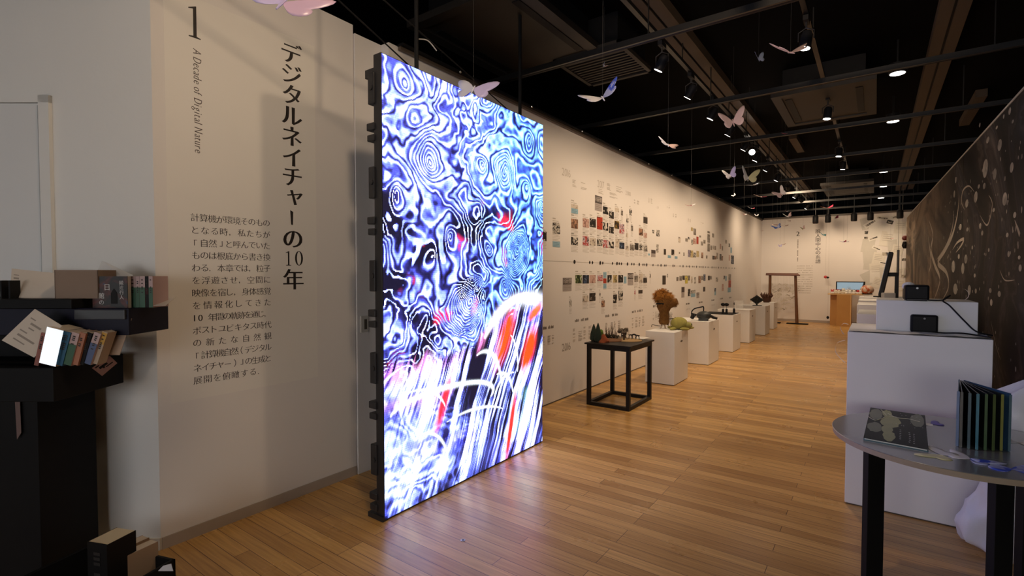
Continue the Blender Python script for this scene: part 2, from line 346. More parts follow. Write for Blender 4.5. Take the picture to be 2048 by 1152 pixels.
struct(MB().box(XL, 1.0, YB-.010, YB, 0, .075).build('baseboard_back', BASEB))
struct(MB().box(XL, XL+.006, 2.54, YB-.012, 0, .012).build('shade_line_left', mat('painted_floor_shade', (.10, .08, .065), .7)))  # no skirting here: dark strip coloured as the shade line at the floor
# near wall square to the camera, its corner at the text wall
dn = Vector((XP, 1.045, 0)).dot(FV); ln = Vector((XP, 1.045, 0)).dot(RV)
nw = struct(MB().box(-4.2, ln, dn, dn+.12, 0, WT+.06).build('wall_near', WALLN, rot=(0, 0, YAW)))
struct(MB().box(-4.2, ln, dn-.008, dn, 0, .066).build('baseboard_corner', mat('pale_baseboard', (.60, .56, .50), .5), rot=(0, 0, YAW)))
# door in the near wall: leaf and raised frame
a = at_d(88, 215, dn); lr = (88-1024)/FPX*dn; lf = (113-1024)/FPX*dn; zt = a.z; zf = at_d(100, 196, dn).z
dr = struct(MB().box(-3.55, lr, dn-.012, dn, .0, zt).build('door_1', mat('door_leaf_paint', (.70, .71, .72), .5, .03, 2, bump=.2), rot=(0, 0, YAW)))
tr = MB(); tr.box(lr+.012, lf, dn-.022, dn, 0, zf); tr.box(-3.55, lf, dn-.022, dn, zt+.012, zf)
struct(tr.build('trim_1', WALLN, rot=(0, 0, YAW)))
# sliding panel with a flush pull behind the screen
d2 = struct(MB().box(XP-.06, XP+.012, 2.322, 2.56, 0, WT).build('door_2', WALL))
DX = XP+.012; hd = on_x(728, 648, DX)
pl = MB(); pl.box(DX-.004, DX+.009, hd.y-.032, hd.y+.032, hd.z-.062, hd.z+.062)
pl = pl.build('pull_plate', mat('pull_plate_paint', (.62, .58, .52), .4)); pl.parent = d2
rc = MB().box(DX+.008, DX+.010, hd.y-.004, hd.y+.02, hd.z-.04, hd.z+.036).build('pull_recess', mat('pull_recess_dark', (.10, .08, .06), .4)); rc.parent = pl
# rear wall with daylight window, behind the camera
struct(MB().box(-7, 4.6, -5.2, -5.08, 0, CEIL).build('wall_rear', WALLN))
wf = MB()
for q in ((-1.75, 2.75, .78, .86), (-1.75, 2.75, 2.44, 2.52)): wf.box(q[0], q[1], -5.08, -5.03, q[2], q[3])
for x in (-1.75, .45, 2.67): wf.box(x, x+.08, -5.08, -5.03, .78, 2.52)
wfo = struct(wf.build('window_1', WALLN))
wg = MB().box(-1.7, 2.7, -5.075, -5.06, .8, 2.5).build('window_pane', mat('daylight_glass', (.8, .9, 1), .2, 0, emit=5.6, emcol=(.98, .96, .95))); wg.parent = wfo
wf2 = MB()
for q in ((-4.9, -3.3, .02, .10), (-4.9, -3.3, 2.42, 2.50)): wf2.box(q[0], q[1], -5.08, -5.03, q[2], q[3])
for x in (-4.9, -3.38): wf2.box(x, x+.08, -5.08, -5.03, .02, 2.50)
wf2 = struct(wf2.build('window_2', WALLN)); wg2 = MB().box(-4.85, -3.35, -5.075, -5.06, .06, 2.46).build('window_pane', mat('dim_daylight_glass', (.8, .9, 1), .2, 0, emit=1.15, emcol=(.92, .96, 1))); wg2.parent = wf2
struct(MB().box(4.5, 4.6, -5.08, 20, 0, CEIL).build('wall_east', BLACK))
struct(MB().box(-7, -6.9, -5.08, 20, 0, CEIL).build('wall_west', BLACK))

# mural partition on the right: printed swirls and pale bubbles
MA, MBp = Vector((1.035, 2.6, 0)), Vector((.655, 17.1, 0)); MD = (MBp-MA); ML = MD.length; MH = 3.0
mrot = math.atan2(MD.y, MD.x)
def mural_mat():
    m = bpy.data.materials.new('printed_mural'); m.use_nodes = True; nt = m.node_tree; b = nt.nodes['Principled BSDF']; L = nt.links.new
    tc = nt.nodes.new('ShaderNodeTexCoord')
    mp = nt.nodes.new('ShaderNodeMapping'); mp.inputs['Scale'].default_value = (.34, 1, .45); L(tc.outputs['Object'], mp.inputs['Vector'])
    w = nt.nodes.new('ShaderNodeTexNoise'); w.inputs['Scale'].default_value = 1.25; w.inputs['Detail'].default_value = 5; w.inputs['Distortion'].default_value = 2.6; L(mp.outputs[0], w.inputs['Vector'])
    r = nt.nodes.new('ShaderNodeValToRGB'); e = r.color_ramp.elements
    e[0].position = .36; e[0].color = (.012, .012, .018, 1); e[1].position = .74; e[1].color = (.36, .32, .28, 1)
    for p, c in ((.44, (.030, .028, .034)), (.50, (.07, .055, .045)), (.535, (.20, .165, .135)), (.55, (.07, .06, .055)), (.60, (.10, .10, .115)), (.63, (.27, .24, .21)), (.65, (.09, .08, .075))):
        q = e.new(p); q.color = c+(1,)
    L(w.outputs['Fac'], r.inputs['Fac'])
    w2 = nt.nodes.new('ShaderNodeTexNoise'); w2.inputs['Scale'].default_value = .55; w2.inputs['Detail'].default_value = 3; w2.inputs['Distortion'].default_value = 1.2; L(mp.outputs[0], w2.inputs['Vector'])
    r2 = nt.nodes.new('ShaderNodeValToRGB'); r2.color_ramp.elements[0].position = .40; r2.color_ramp.elements[0].color = (.13, .15, .22, 1); r2.color_ramp.elements[1].position = .62; r2.color_ramp.elements[1].color = (.46, .44, .46, 1); L(w2.outputs['Fac'], r2.inputs['Fac'])
    mx = nt.nodes.new('ShaderNodeMix'); mx.data_type = 'RGBA'; mx.blend_type = 'MULTIPLY'; mx.inputs[0].default_value = 1; L(r.outputs['Color'], mx.inputs[6]); L(r2.outputs['Color'], mx.inputs[7])
    # print turns browner along the wall; the lamp-lit paleness there is painted in
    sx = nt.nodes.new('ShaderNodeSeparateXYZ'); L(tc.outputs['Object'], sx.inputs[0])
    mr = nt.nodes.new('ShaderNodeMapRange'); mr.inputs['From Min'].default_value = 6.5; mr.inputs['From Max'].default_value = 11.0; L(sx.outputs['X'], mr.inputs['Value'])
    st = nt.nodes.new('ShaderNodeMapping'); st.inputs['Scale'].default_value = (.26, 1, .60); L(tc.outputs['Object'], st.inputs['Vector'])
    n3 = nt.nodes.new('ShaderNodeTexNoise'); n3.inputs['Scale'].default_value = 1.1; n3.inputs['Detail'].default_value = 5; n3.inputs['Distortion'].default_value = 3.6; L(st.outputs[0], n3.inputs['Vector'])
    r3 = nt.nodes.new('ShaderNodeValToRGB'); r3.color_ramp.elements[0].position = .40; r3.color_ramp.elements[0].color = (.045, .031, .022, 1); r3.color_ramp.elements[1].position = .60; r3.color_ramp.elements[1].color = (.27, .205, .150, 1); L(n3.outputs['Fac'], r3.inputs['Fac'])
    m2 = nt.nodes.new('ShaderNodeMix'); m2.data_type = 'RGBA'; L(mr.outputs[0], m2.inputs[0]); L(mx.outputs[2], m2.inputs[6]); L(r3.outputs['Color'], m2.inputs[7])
    L(m2.outputs[2], b.inputs['Base Color']); b.inputs['Roughness'].default_value = .6; b.inputs['Specular IOR Level'].default_value = .12
    return m
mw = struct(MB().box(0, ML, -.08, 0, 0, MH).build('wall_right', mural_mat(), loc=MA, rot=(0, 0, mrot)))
tp = struct(MB().box(0, ML, -.085, .006, MH, MH+.018).build('trim_2', mat('partition_edge_trim', (.55, .53, .50), .4), loc=MA, rot=(0, 0, mrot)))
seam = MB()
for s in (5.9, 8.7, 12.0): seam.box(s, s+.004, 0, .0012, 0, MH)
seam = seam.build('panel_seam', BLACK); seam.parent = mw
rng = random.Random(4); bub = MB()
def bubble(s, z, rx, rz):
    bub.add([(s+rx*math.cos(2*PI*k/20), .002, z+rz*math.sin(2*PI*k/20)) for k in range(20)], [tuple(range(20))])
def mural_hit(px, py):
    r = ray(px, py); n = Vector((-MD.y, MD.x, 0)).normalized(); t = (MA-C0).dot(n)/r.dot(n); p = C0+r*t-MA
    return p.dot(MD.normalized()), (C0+r*t).z
for px, py, w, h in [(1971,337,10,36),(2000,290,8,22),(2024,335,7,20),(1990,348,7,22),(2010,398,9,26),(1976,280,6,12),(1934,407,6,16),(1952,394,7,22),(1921,454,5,12),(1935,459,4,8),(1961,452,4,12),(1965,466,4,10),(1969,372,5,12),(1958,373,4,8),(1907,533,7,24),(1932,518,6,18),(1926,537,6,22),(1918,513,4,10),(1911,578,8,22),(1939,580,6,20),(1952,582,4,10),(1950,551,4,8),(2018,508,5,12),(2041,536,6,14),(1999,588,6,12),(2020,222,5,14),(2008,233,3,8),(1983,605,5,14),(1981,581,5,10),(1912,360,3,12),(1909,388,3,14),(2039,515,5,8),(2026,243,4,7),(1994,255,4,6),(1988,420,5,8),(1960,250,3,8),(2030,430,6,12),(2015,470,5,9),(1945,495,3,8),(1978,500,3,8)]:
    s, z = mural_hit(px, py); s1 = mural_hit(px-w/2, py)[0]; s2 = mural_hit(px+w/2, py)[0]; z2 = mural_hit(px, py-h/2)[1]
    bubble(s, z, max(.012, abs(s2-s1)/2), max(.012, z2-z))
for k in range(170):
    s = rng.uniform(1.4, 7.5); z = rng.uniform(.5, 2.7); q = rng.uniform(.006, .016); bubble(s, z, q, q*rng.uniform(1, 1.9))
bub = bub.build('printed_bubbles', two_tone('bubble_print', '#6f6c68', '#b9b4ac', 6, .5, .2, .5)); bub.parent = mw
# a few pale swirl ribbons in the print
sw = MB()
def ribbon(pts, w):
    P = [Vector((s, .0018, z)) for s, z in pts]
    for i in range(len(P)-1):
        d = (P[i+1]-P[i]).normalized(); n = Vector((-d.z, 0, d.x)); k0 = math.sin(PI*(i+.3)/len(P)); k1 = math.sin(PI*(i+1.3)/len(P))
        sw.add([P[i]-n*w*k0, P[i+1]-n*w*k1, P[i+1]+n*w*k1, P[i]+n*w*k0], [(0, 1, 2, 3)])
def curve(pts, n=24):
    out = []
    for i in range(len(pts)-1):
        p0 = pts[max(i-1, 0)]; p1 = pts[i]; p2 = pts[i+1]; p3 = pts[min(i+2, len(pts)-1)]
        for k in range(n):
            t = k/n; out.append(tuple(.5*((2*b)+(-a+c)*t+(2*a-5*b+4*c-d)*t*t+(-a+3*b-3*c+d)*t**3) for a, b, c, d in zip(p0, p1, p2, p3)))
    return out+[pts[-1]]
for base, w in (([(1868,600),(1880,560),(1870,530),(1862,500),(1866,470),(1858,440)], .05), ([(1882,605),(1897,575),(1893,545),(1876,525),(1890,500),(1905,470),(1915,430),(1918,395)], .045), ([(1905,500),(1915,485),(1928,478),(1922,492),(1912,505)], .02), ([(1856,470),(1862,520),(1858,545)], .03), ([(1873,520),(1893,490),(1905,455),(1908,420)], .02), ([(1950,385),(1938,372),(1926,382),(1924,405),(1930,420)], .012), ([(1960,430),(1975,450),(1985,410),(1978,390)], .012), ([(2035,450),(2040,470),(2030,440)], .02), ([(2000,540),(2010,560),(2030,560)], .006), ([(1982,640),(1992,690),(2002,720)], .004)):
    ribbon(curve([mural_hit(*p) for p in base], 8), w)
sw = sw.build('printed_swirls', mat('swirl_print', (.40, .35, .29), .45, .3, 3)); sw.parent = mw

# ---------------------------------------------------------------- led screen
W = SY1-SY0; NX, NY = 267, 422
A = led(NX, NY, 1.78, 2.84)
rr = np.random.RandomState(2); A = A*(.86+.28*rr.rand(NY, NX, 1)); A[::2] *= .86
me = bpy.data.meshes.new('display')
gy = np.linspace(-W/2+.006, W/2-.004, NX+1); gz = np.linspace(.012, SH-.006, NY+1)
YY, ZZ = np.meshgrid(gy, gz); V = np.stack([np.zeros(YY.size), YY.ravel(), ZZ.ravel()], 1)
i, j = np.meshgrid(np.arange(NX), np.arange(NY)); a0 = (j*(NX+1)+i).ravel(); F = np.stack([a0, a0+1, a0+NX+2, a0+NX+1], 1)
me.vertices.add(len(V)); me.vertices.foreach_set('co', V.ravel().astype(np.float32))
me.loops.add(F.size); me.loops.foreach_set('vertex_index', F.ravel().astype(np.int32))
me.polygons.add(len(F)); me.polygons.foreach_set('loop_start', (np.arange(len(F))*4).astype(np.int32)); me.polygons.foreach_set('loop_total', np.full(len(F), 4, np.int32))
me.update(); me.validate()
at = me.attributes.new('diode', 'FLOAT_COLOR', 'FACE'); at.data.foreach_set('color', np.concatenate([A.reshape(-1, 3), np.ones((NX*NY, 1))], 1).ravel().astype(np.float32))
lm = bpy.data.materials.new('lit_diodes'); lm.use_nodes = True; nt = lm.node_tree; b = nt.nodes['Principled BSDF']
an = nt.nodes.new('ShaderNodeAttribute'); an.attribute_name = 'diode'; nt.links.new(an.outputs['Color'], b.inputs['Emission Color'])
b.inputs['Emission Strength'].default_value = LEDE; b.inputs['Base Color'].default_value = (.01, .01, .012, 1); b.inputs['Roughness'].default_value = .5
me.materials.append(lm)
scr = thing('led_screen', 'tall led wall screen glowing with blue white swirls, standing on the wood floor', 'screen', (SX, (SY0+SY1)/2, 0))
dsp = bpy.data.objects.new('display', me); COL.objects.link(dsp); dsp.parent = scr
FRM = mat('screen_frame_black', (.02, .02, .024), .45, .2)
MB().box(-.07, -.002, -W/2, W/2, 0, SH).build('frame', FRM, scr, bevel=.004)
MOD = SH/5
for k in range(5):
    z = k*MOD
    for zz, hh, dd in ((z+.05, .04, .05), (z+.115, .045, .055), (z+.27, .19, .04)):
        MB().box(-.07-dd, -.055, -W/2-.012, -W/2+.05, zz, zz+hh).build('latch', FRM, scr, bevel=.006)
    b_ = MB(); b_.cyl((-.075, -W/2-.02, z+.365), (-.075, -W/2+.01, z+.365), .016, n=10); b_.build('knob', FRM, scr)
MB().box(-.16, -.05, -W/2+.01, -W/2+.05, SH-.12, SH-.07).build('corner_bracket', FRM, scr)
MB().box(-.14, .0, -W/2-.01, -W/2+.03, .0, .03).build('corner_bracket', FRM, scr)
for px, py in ((833, 133), (1040, 228)):
    p = on_x(px, py, SX-.03); MB().cyl((-.03, p.y-(SY0+SY1)/2, SH-.01), (-.03, p.y-(SY0+SY1)/2, CEIL), .014, n=10).build('suspension_rod', BLACK, scr)
for q0, q1, ex in (((838, 140), (760, 68), 1.0), ((1018, 214), (966, 168), 1.6)):
    A0 = on_x(q0[0], q0[1], SX-.03); B0 = on_x(q1[0], q1[1], SX-.03); B1 = A0+(B0-A0)*((CEIL-A0.z)/(B0.z-A0.z))
    c = Vector((SX, (SY0+SY1)/2, 0)); MB().tube([A0-c-Vector((0, 0, .03)), B1-c], .0045).build('stay_cable', BLACK, scr)
c = Vector((SX, (SY0+SY1)/2, 0)); p = on_x(838, 78, SX-.03)-c
MB().tube(curve([(p.x, p.y, p.z), (p.x+.01, p.y+.07, p.z+.012), (p.x+.02, p.y+.14, p.z-.03)], 6), .004).build('cable_tie', mat('white_tie', (.5, .5, .5), .5), scr)
# ---------------------------------------------------------------- lettering on the near text wall
TX = XP+.0012
def panel(px, py): p = on_x(px, py, TX); return p.y, p.z
sheet = MB(); ya, za = panel(342, 806); yb, zb = panel(629, 60); zl = .745
sheet.box(XP+.0002, XP+.0010, ya, panel(632, 400)[0], panel(350, 806)[1], 3.05)
tag(sheet.build('vinyl_sheet', mat('vinyl_sheet_film', (.83, .80, .755), .5, .03, 2)), 'large pale vinyl sheet stuck on the text wall behind the black lettering', 'vinyl sheet')
M0 = wallM(TX, 0, 0)
h = MB()
for ch, px, py, sc in [('デ',584,106.8,1),('ジ',584,148.7,1),('タ',584,189.6,1),('ル',584,232,1),('ネ',584,272.7,1),('イ',584,314,1),('チ',585,354,1),('ャ',590,395.6,.95),('の',586,478.4,1),('年',587,558.6,1)]:
    y, z = panel(px, py); em = .148*sc; put(h, ch, y, z, em*1.03, em, M0, .031, -.006)
y, z = panel(584, 435.7); h.add([(y-.007, z-.045, 0), (y+.006, z-.047, 0), (y+.009, z+.04, 0), (y-.012, z+.05, 0)], [(0, 1, 2, 3)], M0)
def numeral1(mb, cx, cy, H, M, w=.45):   # serif figure one
    P = [(-.30,-.5),(.30,-.5),(.30,-.47),(.10,-.44),(.10,.5),(.06,.5),(-.30,.40),(-.30,.37),(-.07,.40),(-.07,-.44),(-.30,-.47)]
    mb.add([(cx+x*H*w*1.6, cy+y*H, 0) for x, y in P], [(9,10,0,1,2,3),(9,3,4,8),(8,4,5,6,7)], M)
def numeral0(mb, cx, cy, H, M, w=.30):
    n = 32; o = [(cx+w*H*math.cos(2*PI*k/n), cy+.51*H*math.sin(2*PI*k/n), 0) for k in range(n)]; q = [(cx+w*.52*H*math.cos(2*PI*k/n), cy+.47*H*math.sin(2*PI*k/n), 0) for k in range(n)]
    mb.add(o+q, [(k, (k+1) % n, n+(k+1) % n, n+k) for k in range(n)], M)
y, z = panel(577, 516.7); numeral1(h, y, z, .095, M0, .40); y, z = panel(598, 516.7); numeral0(h, y, z, .095, M0, .30)
tag(h.build('wall_title', INK), 'bold black vertical Japanese title reading デジタルネイチャーの10年 on the text wall', 'lettering')
h = MB(); y, z = panel(389, 44); numeral1(h, y, z, .178, M0, .36)
tag(h.build('chapter_numeral', INK), 'large black serif numeral 1 at the top of the text wall', 'lettering')
# english line, turned to run downwards
h = MB(); y0, z0 = panel(384, 95); y1, z1 = panel(386, 306); L_ = z0-z1
R_ = Matrix(((0, 0, 1, TX), (0, 1, 0, y0+.005), (-1, 0, 0, z0), (0, 0, 0, 1)))
tmp = MB(); xe = line_text(tmp, 'A Decade of Digital Nature', 0, 0, .062, Matrix.Identity(4), vert=.012, horiz=-.016, shear=.22)
k = L_/xe; h.add([(x*k, y*1.0, z) for x, y, z in tmp.v], tmp.f, R_)
tag(h.build('english_subtitle', mat('brown_ink', (.07, .05, .04), .6)), 'small italic line A Decade of Digital Nature running down the text wall', 'lettering')
rows = ['計算機が環境そのもの', 'となる時,私たちが', '「自然」と呼んでいた', 'ものは根底から書き換', 'わる.本章では,粒子', 'を浮遊させ,空間に', '映像を宿し,身体感覚', 'を情報化してきた', '10年間の軌跡を通じ,', 'ポストユビキタス時代', 'の新たな自然観', '「計算機自然（デジタル', 'ネイチャー）」の生成と', '展開を俯瞰する.']
ya = panel(393, 600)[0]; yb = panel(535, 600)[0]; zt_ = panel(393, 435)[1]; zb_ = panel(396, 761)[1]
h = MB()
for r_, t in enumerate(rows):
    z = zt_+(zb_-zt_)*r_/13; n = len(t); last = r_ == 13
    for k, ch in enumerate(t):
        st = (yb-ya)/(n-1) if not last else .052
        yy = ya+st*k
        if ch in '.,': put(h, ch, yy-.018, z-.016, .05, .05, M0, .0, .0)
        elif ch in '「」（）': put(h, ch, yy, z, .05, .05, M0, .0, -.004)
        elif ch == 'ー': h.box(yy-.018, yy+.018, z-.0016, z+.0016, 0, .0001, M0)
        elif ch in '10': put(h, ch, yy-(.012 if ch == '1' else .022), z, .052, .052, M0, .012, -.012)
        else: put(h, ch, yy, z, .0495, .0495, M0, .004, -.013)
tag(h.build('wall_paragraph', INK), 'fourteen line Japanese paragraph in small black type low on the text wall', 'lettering')

# ---------------------------------------------------------------- timeline on the long wall
LX = XL+.0015
ML0 = wallM(LX, 0, 0)
def lw(px, py): p = on_x(px, py, LX); return p.y, p.z
t_ = MB(); y0, z0 = lw(1084, 517); y1, z1 = lw(1474, 538.5); zt_ = (z0+z1)/2
t_.box(y0-.3, y1, zt_-.0022, zt_+.0022, 0, .0004, ML0)
tl = t_.build('timeline_rule', LINK); tag(tl, 'thin grey timeline rule with black dots running along the long white wall', 'timeline')
dots = MB(); dx = [1149,1179.5,1185,1200.5,1205.5,1225,1234,1238.5,1243,1255,1263.5,1268,1278.5,1286,1289.5,1293.5,1306,1316,1322,1329,1332,1346,1349,1360,1366,1373,1376,1379,1385,1388,1393,1399,1402,1406,1411,1416,1424,1428,1432,1437,1442,1447,1452,1458,1464,1469]
for k, px in enumerate(dx):
    yy, zz = lw(px, 517+(px-1084)*.0551); r0 = .020 if k % 3 else .026
    dots.add([(yy+r0*1.1*math.cos(2*PI*q/12), zt_+r0*math.sin(2*PI*q/12), .0008) for q in range(12)], [tuple(range(12))], ML0)
dots.build('timeline_dots', INK, tl)
P = {}
P['dk'] = two_tone('photo_dark', '#191512', '#3b332c', 14, .5, .1, c3='#cfc9c0')
P['dw'] = two_tone('photo_dark_white', '#1a1614', '#d8d2c8', 11, .56, .04)
P['bw'] = two_tone('photo_black_white', '#2a2724', '#e2dcd2', 16, .5, .04, c3='#8a857e')
P['gy'] = two_tone('photo_grey', '#57504a', '#a49c92', 13, .5, .12)
P['pl'] = two_tone('photo_pale', '#cfc4b6', '#7c7068', 14, .58, .05)
P['br'] = two_tone('photo_brown', '#4b3428', '#b98f74', 13, .5, .1)
P['pk'] = two_tone('photo_pink', '#c9a79b', '#8b5f55', 14, .55, .06)
P['rd'] = two_tone('photo_red', '#b23a22', '#2a1512', 13, .6, .04)
P['rw'] = two_tone('photo_red_white', '#b04a46', '#d9ccd4', 13, .5, .04, c3='#3a2426')
P['gn'] = two_tone('photo_green', '#25331c', '#7d8c52', 14, .5, .06, c3='#d4d6c4')
P['ol'] = two_tone('photo_olive', '#c0ad7e', '#5c5230', 12, .58, .03)
P['bl'] = two_tone('photo_blue_dark', '#14161f', '#41597c', 12, .54, .06, c3='#cbd3e6')
P['yl'] = two_tone('photo_yellow_dark', '#2c2218', '#a58334', 12, .55, .04)
P['yv'] = two_tone('photo_yellow_violet', '#c9bc4a', '#4a3e7c', 12, .56, .03)
P['li'] = two_tone('photo_lilac', '#a59cae', '#70677c', 12, .5, .1)
P['db'] = mat('photo_plain_brown', lin('#3f352c'), .6, .2)
P['cb'] = mat('sky_blue_label', lin('#93b5c6'), .65, .05)
P['ka'] = mat('grant_card_grey', lin('#a89f9b'), .65, .05)
DESC = {'dk': ('dark', ), 'dw': ('white on black', ), 'bw': ('black and white', ), 'gy': ('grey', ), 'pl': ('pale', ), 'br': ('brown', ), 'pk': ('pinkish', ), 'rd': ('red and black', ), 'rw': ('red and white', ), 'gn': ('green', ), 'ol': ('olive and cream', ), 'bl': ('dark blue', ), 'yl': ('dark yellow', ), 'yv': ('yellow and violet', ), 'li': ('lilac', ), 'db': ('plain dark brown', ), 'cb': ('sky blue', ), 'ka': ('grey', )}
BANDS = [  # (row words, cards)
 ('top scattered row above the timeline', [('pl',1142.5,409,1156,417),('ka',1190,392,1204,422),('dw',1206,413.6,1216.7,428.4),('dk',1218,423,1227.7,437),('pl',1230,416,1238,424),('gy',1242,421,1246,431),('bw',1259,419,1263.6,431),('db',1287,434,1295,447),('ol',1382,455,1386,462),('gy',1387,457,1392,470),('gy',1415,462.6,1420,466.4),('gy',1424.6,467,1428,475),('gy',1450.7,480,1453.8,487),('dk',1457.4,487,1460,494)]),
 ('upper row above the timeline', [('dk',1083.5,463,1093,482),('bw',1105.5,445,1120,467.5),('cb',1142.5,417.5,1156,427),('br',1142.5,438,1156,457),('pk',1165.5,437,1178,455),('dk',1179.5,437.5,1191.7,454.7),('rd',1194,434,1205,459),('dw',1206,445,1216.4,461),('dk',1218,453.4,1227.7,466.7),('yl',1229,442,1238.3,457.6),('rw',1239,448,1248.8,467.5),('bw',1253,436,1257,445),('gy',1262,451,1266,462),('pl',1252,466,1256,475),('br',1278,457,1286,471),('pk',1287.5,466,1294,475.5),('bw',1304.6,460,1308.6,466.5),('bw',1313,460,1319,473),('pl',1357,474,1361,485),('gy',1371,477,1375.5,483),('bw',1376,474,1380,479),('bw',1382.4,479,1386,489.5),('pk',1386.3,477,1392,488),('rd',1393,473.5,1397,488),('gy',1399,471,1402,475),('gy',1402,483,1406,491),('gy',1407,480,1411,487),('gy',1415,468.6,1420,485.5),('pk',1440,488,1442.3,498),('gy',1444,492,1446,501)]),
 ('row just above the timeline', [('cb',1105.5,483,1120,494),('dw',1142.5,474.5,1156,490),('rw',1165.5,472.5,1178,491),('pl',1179.5,476,1191.2,491),('bw',1194,478,1205,492),('rw',1206,480,1216.7,495.6),('dw',1218,483,1227.7,496.4),('pl',1231,477.7,1238.6,495),('bl',1239,485,1248.8,497.7),('pl',1251,492,1257.7,501),('gy',1260,489,1268,501),('dk',1269,486,1277,500),('bw',1279,488.6,1285,501),('bw',1287,491,1295,503),('cb',1296.5,507,1300,511),('ka',1302.6,500,1311,514),('bw',1313,489,1317,505),('db',1327.7,498,1332,509.4),('cb',1335.6,510.6,1342,516),('dk',1343,499,1348.6,510.4),('gy',1358,504,1360,508),('cb',1349.4,512.5,1355,517.6),('gy',1367,505,1369,512),('li',1376,500,1381,514),('ol',1381.2,501,1386.3,515),('bw',1386.8,505,1392,515),('ol',1393,502,1398,514),('br',1402.6,505,1406.4,516.5),('gy',1412,511,1415,517),('gy',1415,487,1420,503),('gy',1421,491,1424,500),('bw',1425.5,491,1428,499),('gy',1429,492,1432,500),('dk',1425,511.5,1428.6,519),('br',1429,512,1432.6,519),('gy',1433,505.5,1436,518),('dk',1439.4,508,1443,521),('br',1443.4,512,1446,521),('cb',1461,495,1464,506),('pk',1457.8,510,1460.2,521),('bl',1462.3,511,1467.8,528)]),
 ('row just below the timeline', [('ka',1125.7,555.7,1143,582),('gn',1150.8,549.7,1163.8,566.6),('bl',1165.4,550,1177.8,567),('pk',1179,550,1191,566),('rw',1194.5,550,1205.4,562),('cb',1206.6,544,1213,556),('rd',1206.6,557,1213,566.5),('dw',1215,550,1223.4,565),('ol',1226,550,1234.5,565),('dw',1236.8,550,1246,565),('cb',1247.4,553,1253,567),('ka',1255.5,546,1266.7,570),('gy',1268.8,551,1276.4,564),('pl',1278,547,1285.4,565.5),('dk',1286.5,555,1294,565.5),('bw',1299.5,548,1301.6,556),('db',1325,551,1331.6,569),('bw',1334,548,1336,555),('gy',1353,554,1357,562),('gy',1359,552,1364.2,561.5),('dk',1365,551,1369.6,560),('yv',1370.2,551,1375.5,567),('gy',1376,551,1380,561),('pl',1382,553,1385,566),('bw',1389,554,1391.6,567),('br',1397,552,1401.7,566),('gy',1402.4,552,1406,560),('bl',1407,548.5,1411,561.5),('dk',1416,551.5,1419.6,560.6),('gy',1420,552,1423.4,559),('bw',1432,555,1436,564),('dk',1447.2,551.5,1450,558.6),('cb',1450.6,552,1453.5,561.5),('gy',1457,548.5,1462,560)]),
 ('lower row below the timeline', [('cb',1206.6,567.4,1213,577),('rw',1268.8,581,1271.4,589),('db',1277,580,1285,587),('pl',1165.5,591,1176.6,604),('dk',1179,586,1191,602),('dw',1226.5,589,1234,606),('bw',1236.8,582,1246,601),('bw',1139,601,1143.5,613),('bw',1199,586.5,1201,593),('br',1203,601,1209.4,614),('bw',1324,584,1330.4,594),('gy',1335,580,1337.4,588.5),('ka',1363,574,1369,595),('dk',1376,578,1381,592),('bw',1382,580,1390.6,587),('cb',1382,587,1390.6,594),('ka',1393,585,1398.6,596),('db',1406.4,573.7,1410.4,583),('bl',1429,576,1432,583),('cb',1429,583,1432,590.5),('pk',1444,568,1447.4,582),('rd',1457,560.5,1462,575),('cb',1455.4,575,1461.6,584.5)]),
]
def card(kind, x0, y0, x1, y1, label, near):
    xm = (x0+x1)/2; ya, yb = lw(x0, y0)[0], lw(x1, y0)[0]; zb, zt = lw(xm, y1)[1], lw(xm, y0)[1]; ym, zm = (ya+yb)/2, (zb+zt)/2
    w, hh = yb-ya, zt-zb
    o = MB().box(0, .0025, -w/2, w/2, -hh/2, hh/2).build('photo_card' if kind != 'cb' else 'blue_label', P[kind], loc=(XL, ym, zm))
    tag(o, label, 'wall print', 'prints on the timeline wall')
    if kind == 'ka':
        MB().box(.0025, .003, -w/2, w/2, 0, hh/2).build('card_header', mat('grant_card_dark', lin('#4a413e'), .6, .1), o)
        if w > .2:
            tx = MB(); MM = wallM(.0034, 0, 0)
            for q, ch in enumerate('科研費'): put(tx, ch, (q-1)*w*.31, hh*.26, w*.33, w*.36, MM, .02, .0)
            tx.build('grant_logo', mat('grant_logo_pale', lin('#bdb4ae'), .6), o)
        ln = MB()
        for q in range(3): ln.box(.0025, .003, -w*.4, w*(.1+.3*((q*7) % 2)), -hh*(.12+.12*q), -hh*(.105+.12*q))
        ln.build('card_text', mat('grant_text', lin('#6e6663'), .6), o)
    elif kind == 'cb':
        if w > .1:
            ln = MB()
            for q in range(3): ln.box(.0025, .003, -w*.4, w*(.15+.2*((q*5) % 2)), hh*(.3-.28*q)-.004, hh*(.3-.28*q)+.002)
            ln.build('card_text', mat('blue_label_text', lin('#6f93a8'), .6), o)
    elif near:
        cp = MB(); e_ = .0005+.00017*(int(x0*1.7) % 6)
        for q in range(5): cp.box(0, e_, -w/2, w/2*(1 if q % 3 else .6), -hh/2-.018-.017*q, -hh/2-.013-.017*q)
        cp.box(0, e_, -w/2, -w*.1, hh/2+.035, hh/2+.05); cp.box(0, e_, -w/2, w*.3, hh/2+.012, hh/2+.020)
        cp.build('caption', LINK, o)
    return o
for row, cards in BANDS:
    cnt = {}
    cards = sorted(cards, key=lambda c: c[1])
    for kd, x0, y0, x1, y1 in cards:
        k = cnt.get(kd, 0); cnt[kd] = k+1; d = DESC[kd][0]; noun = 'label' if kd == 'cb' else 'grant card' if kd == 'ka' else 'photo print' if 'photo' not in d else 'print'
        only = sum(1 for c in cards if c[0] == kd) == 1
        lab = ('only ' if only else ordn(k)+' ')+d+' '+noun+(' in the ' if only else ' from the left in the ')+row
        card(kd, x0, y0, x1, y1, lab, x0 < 1300)
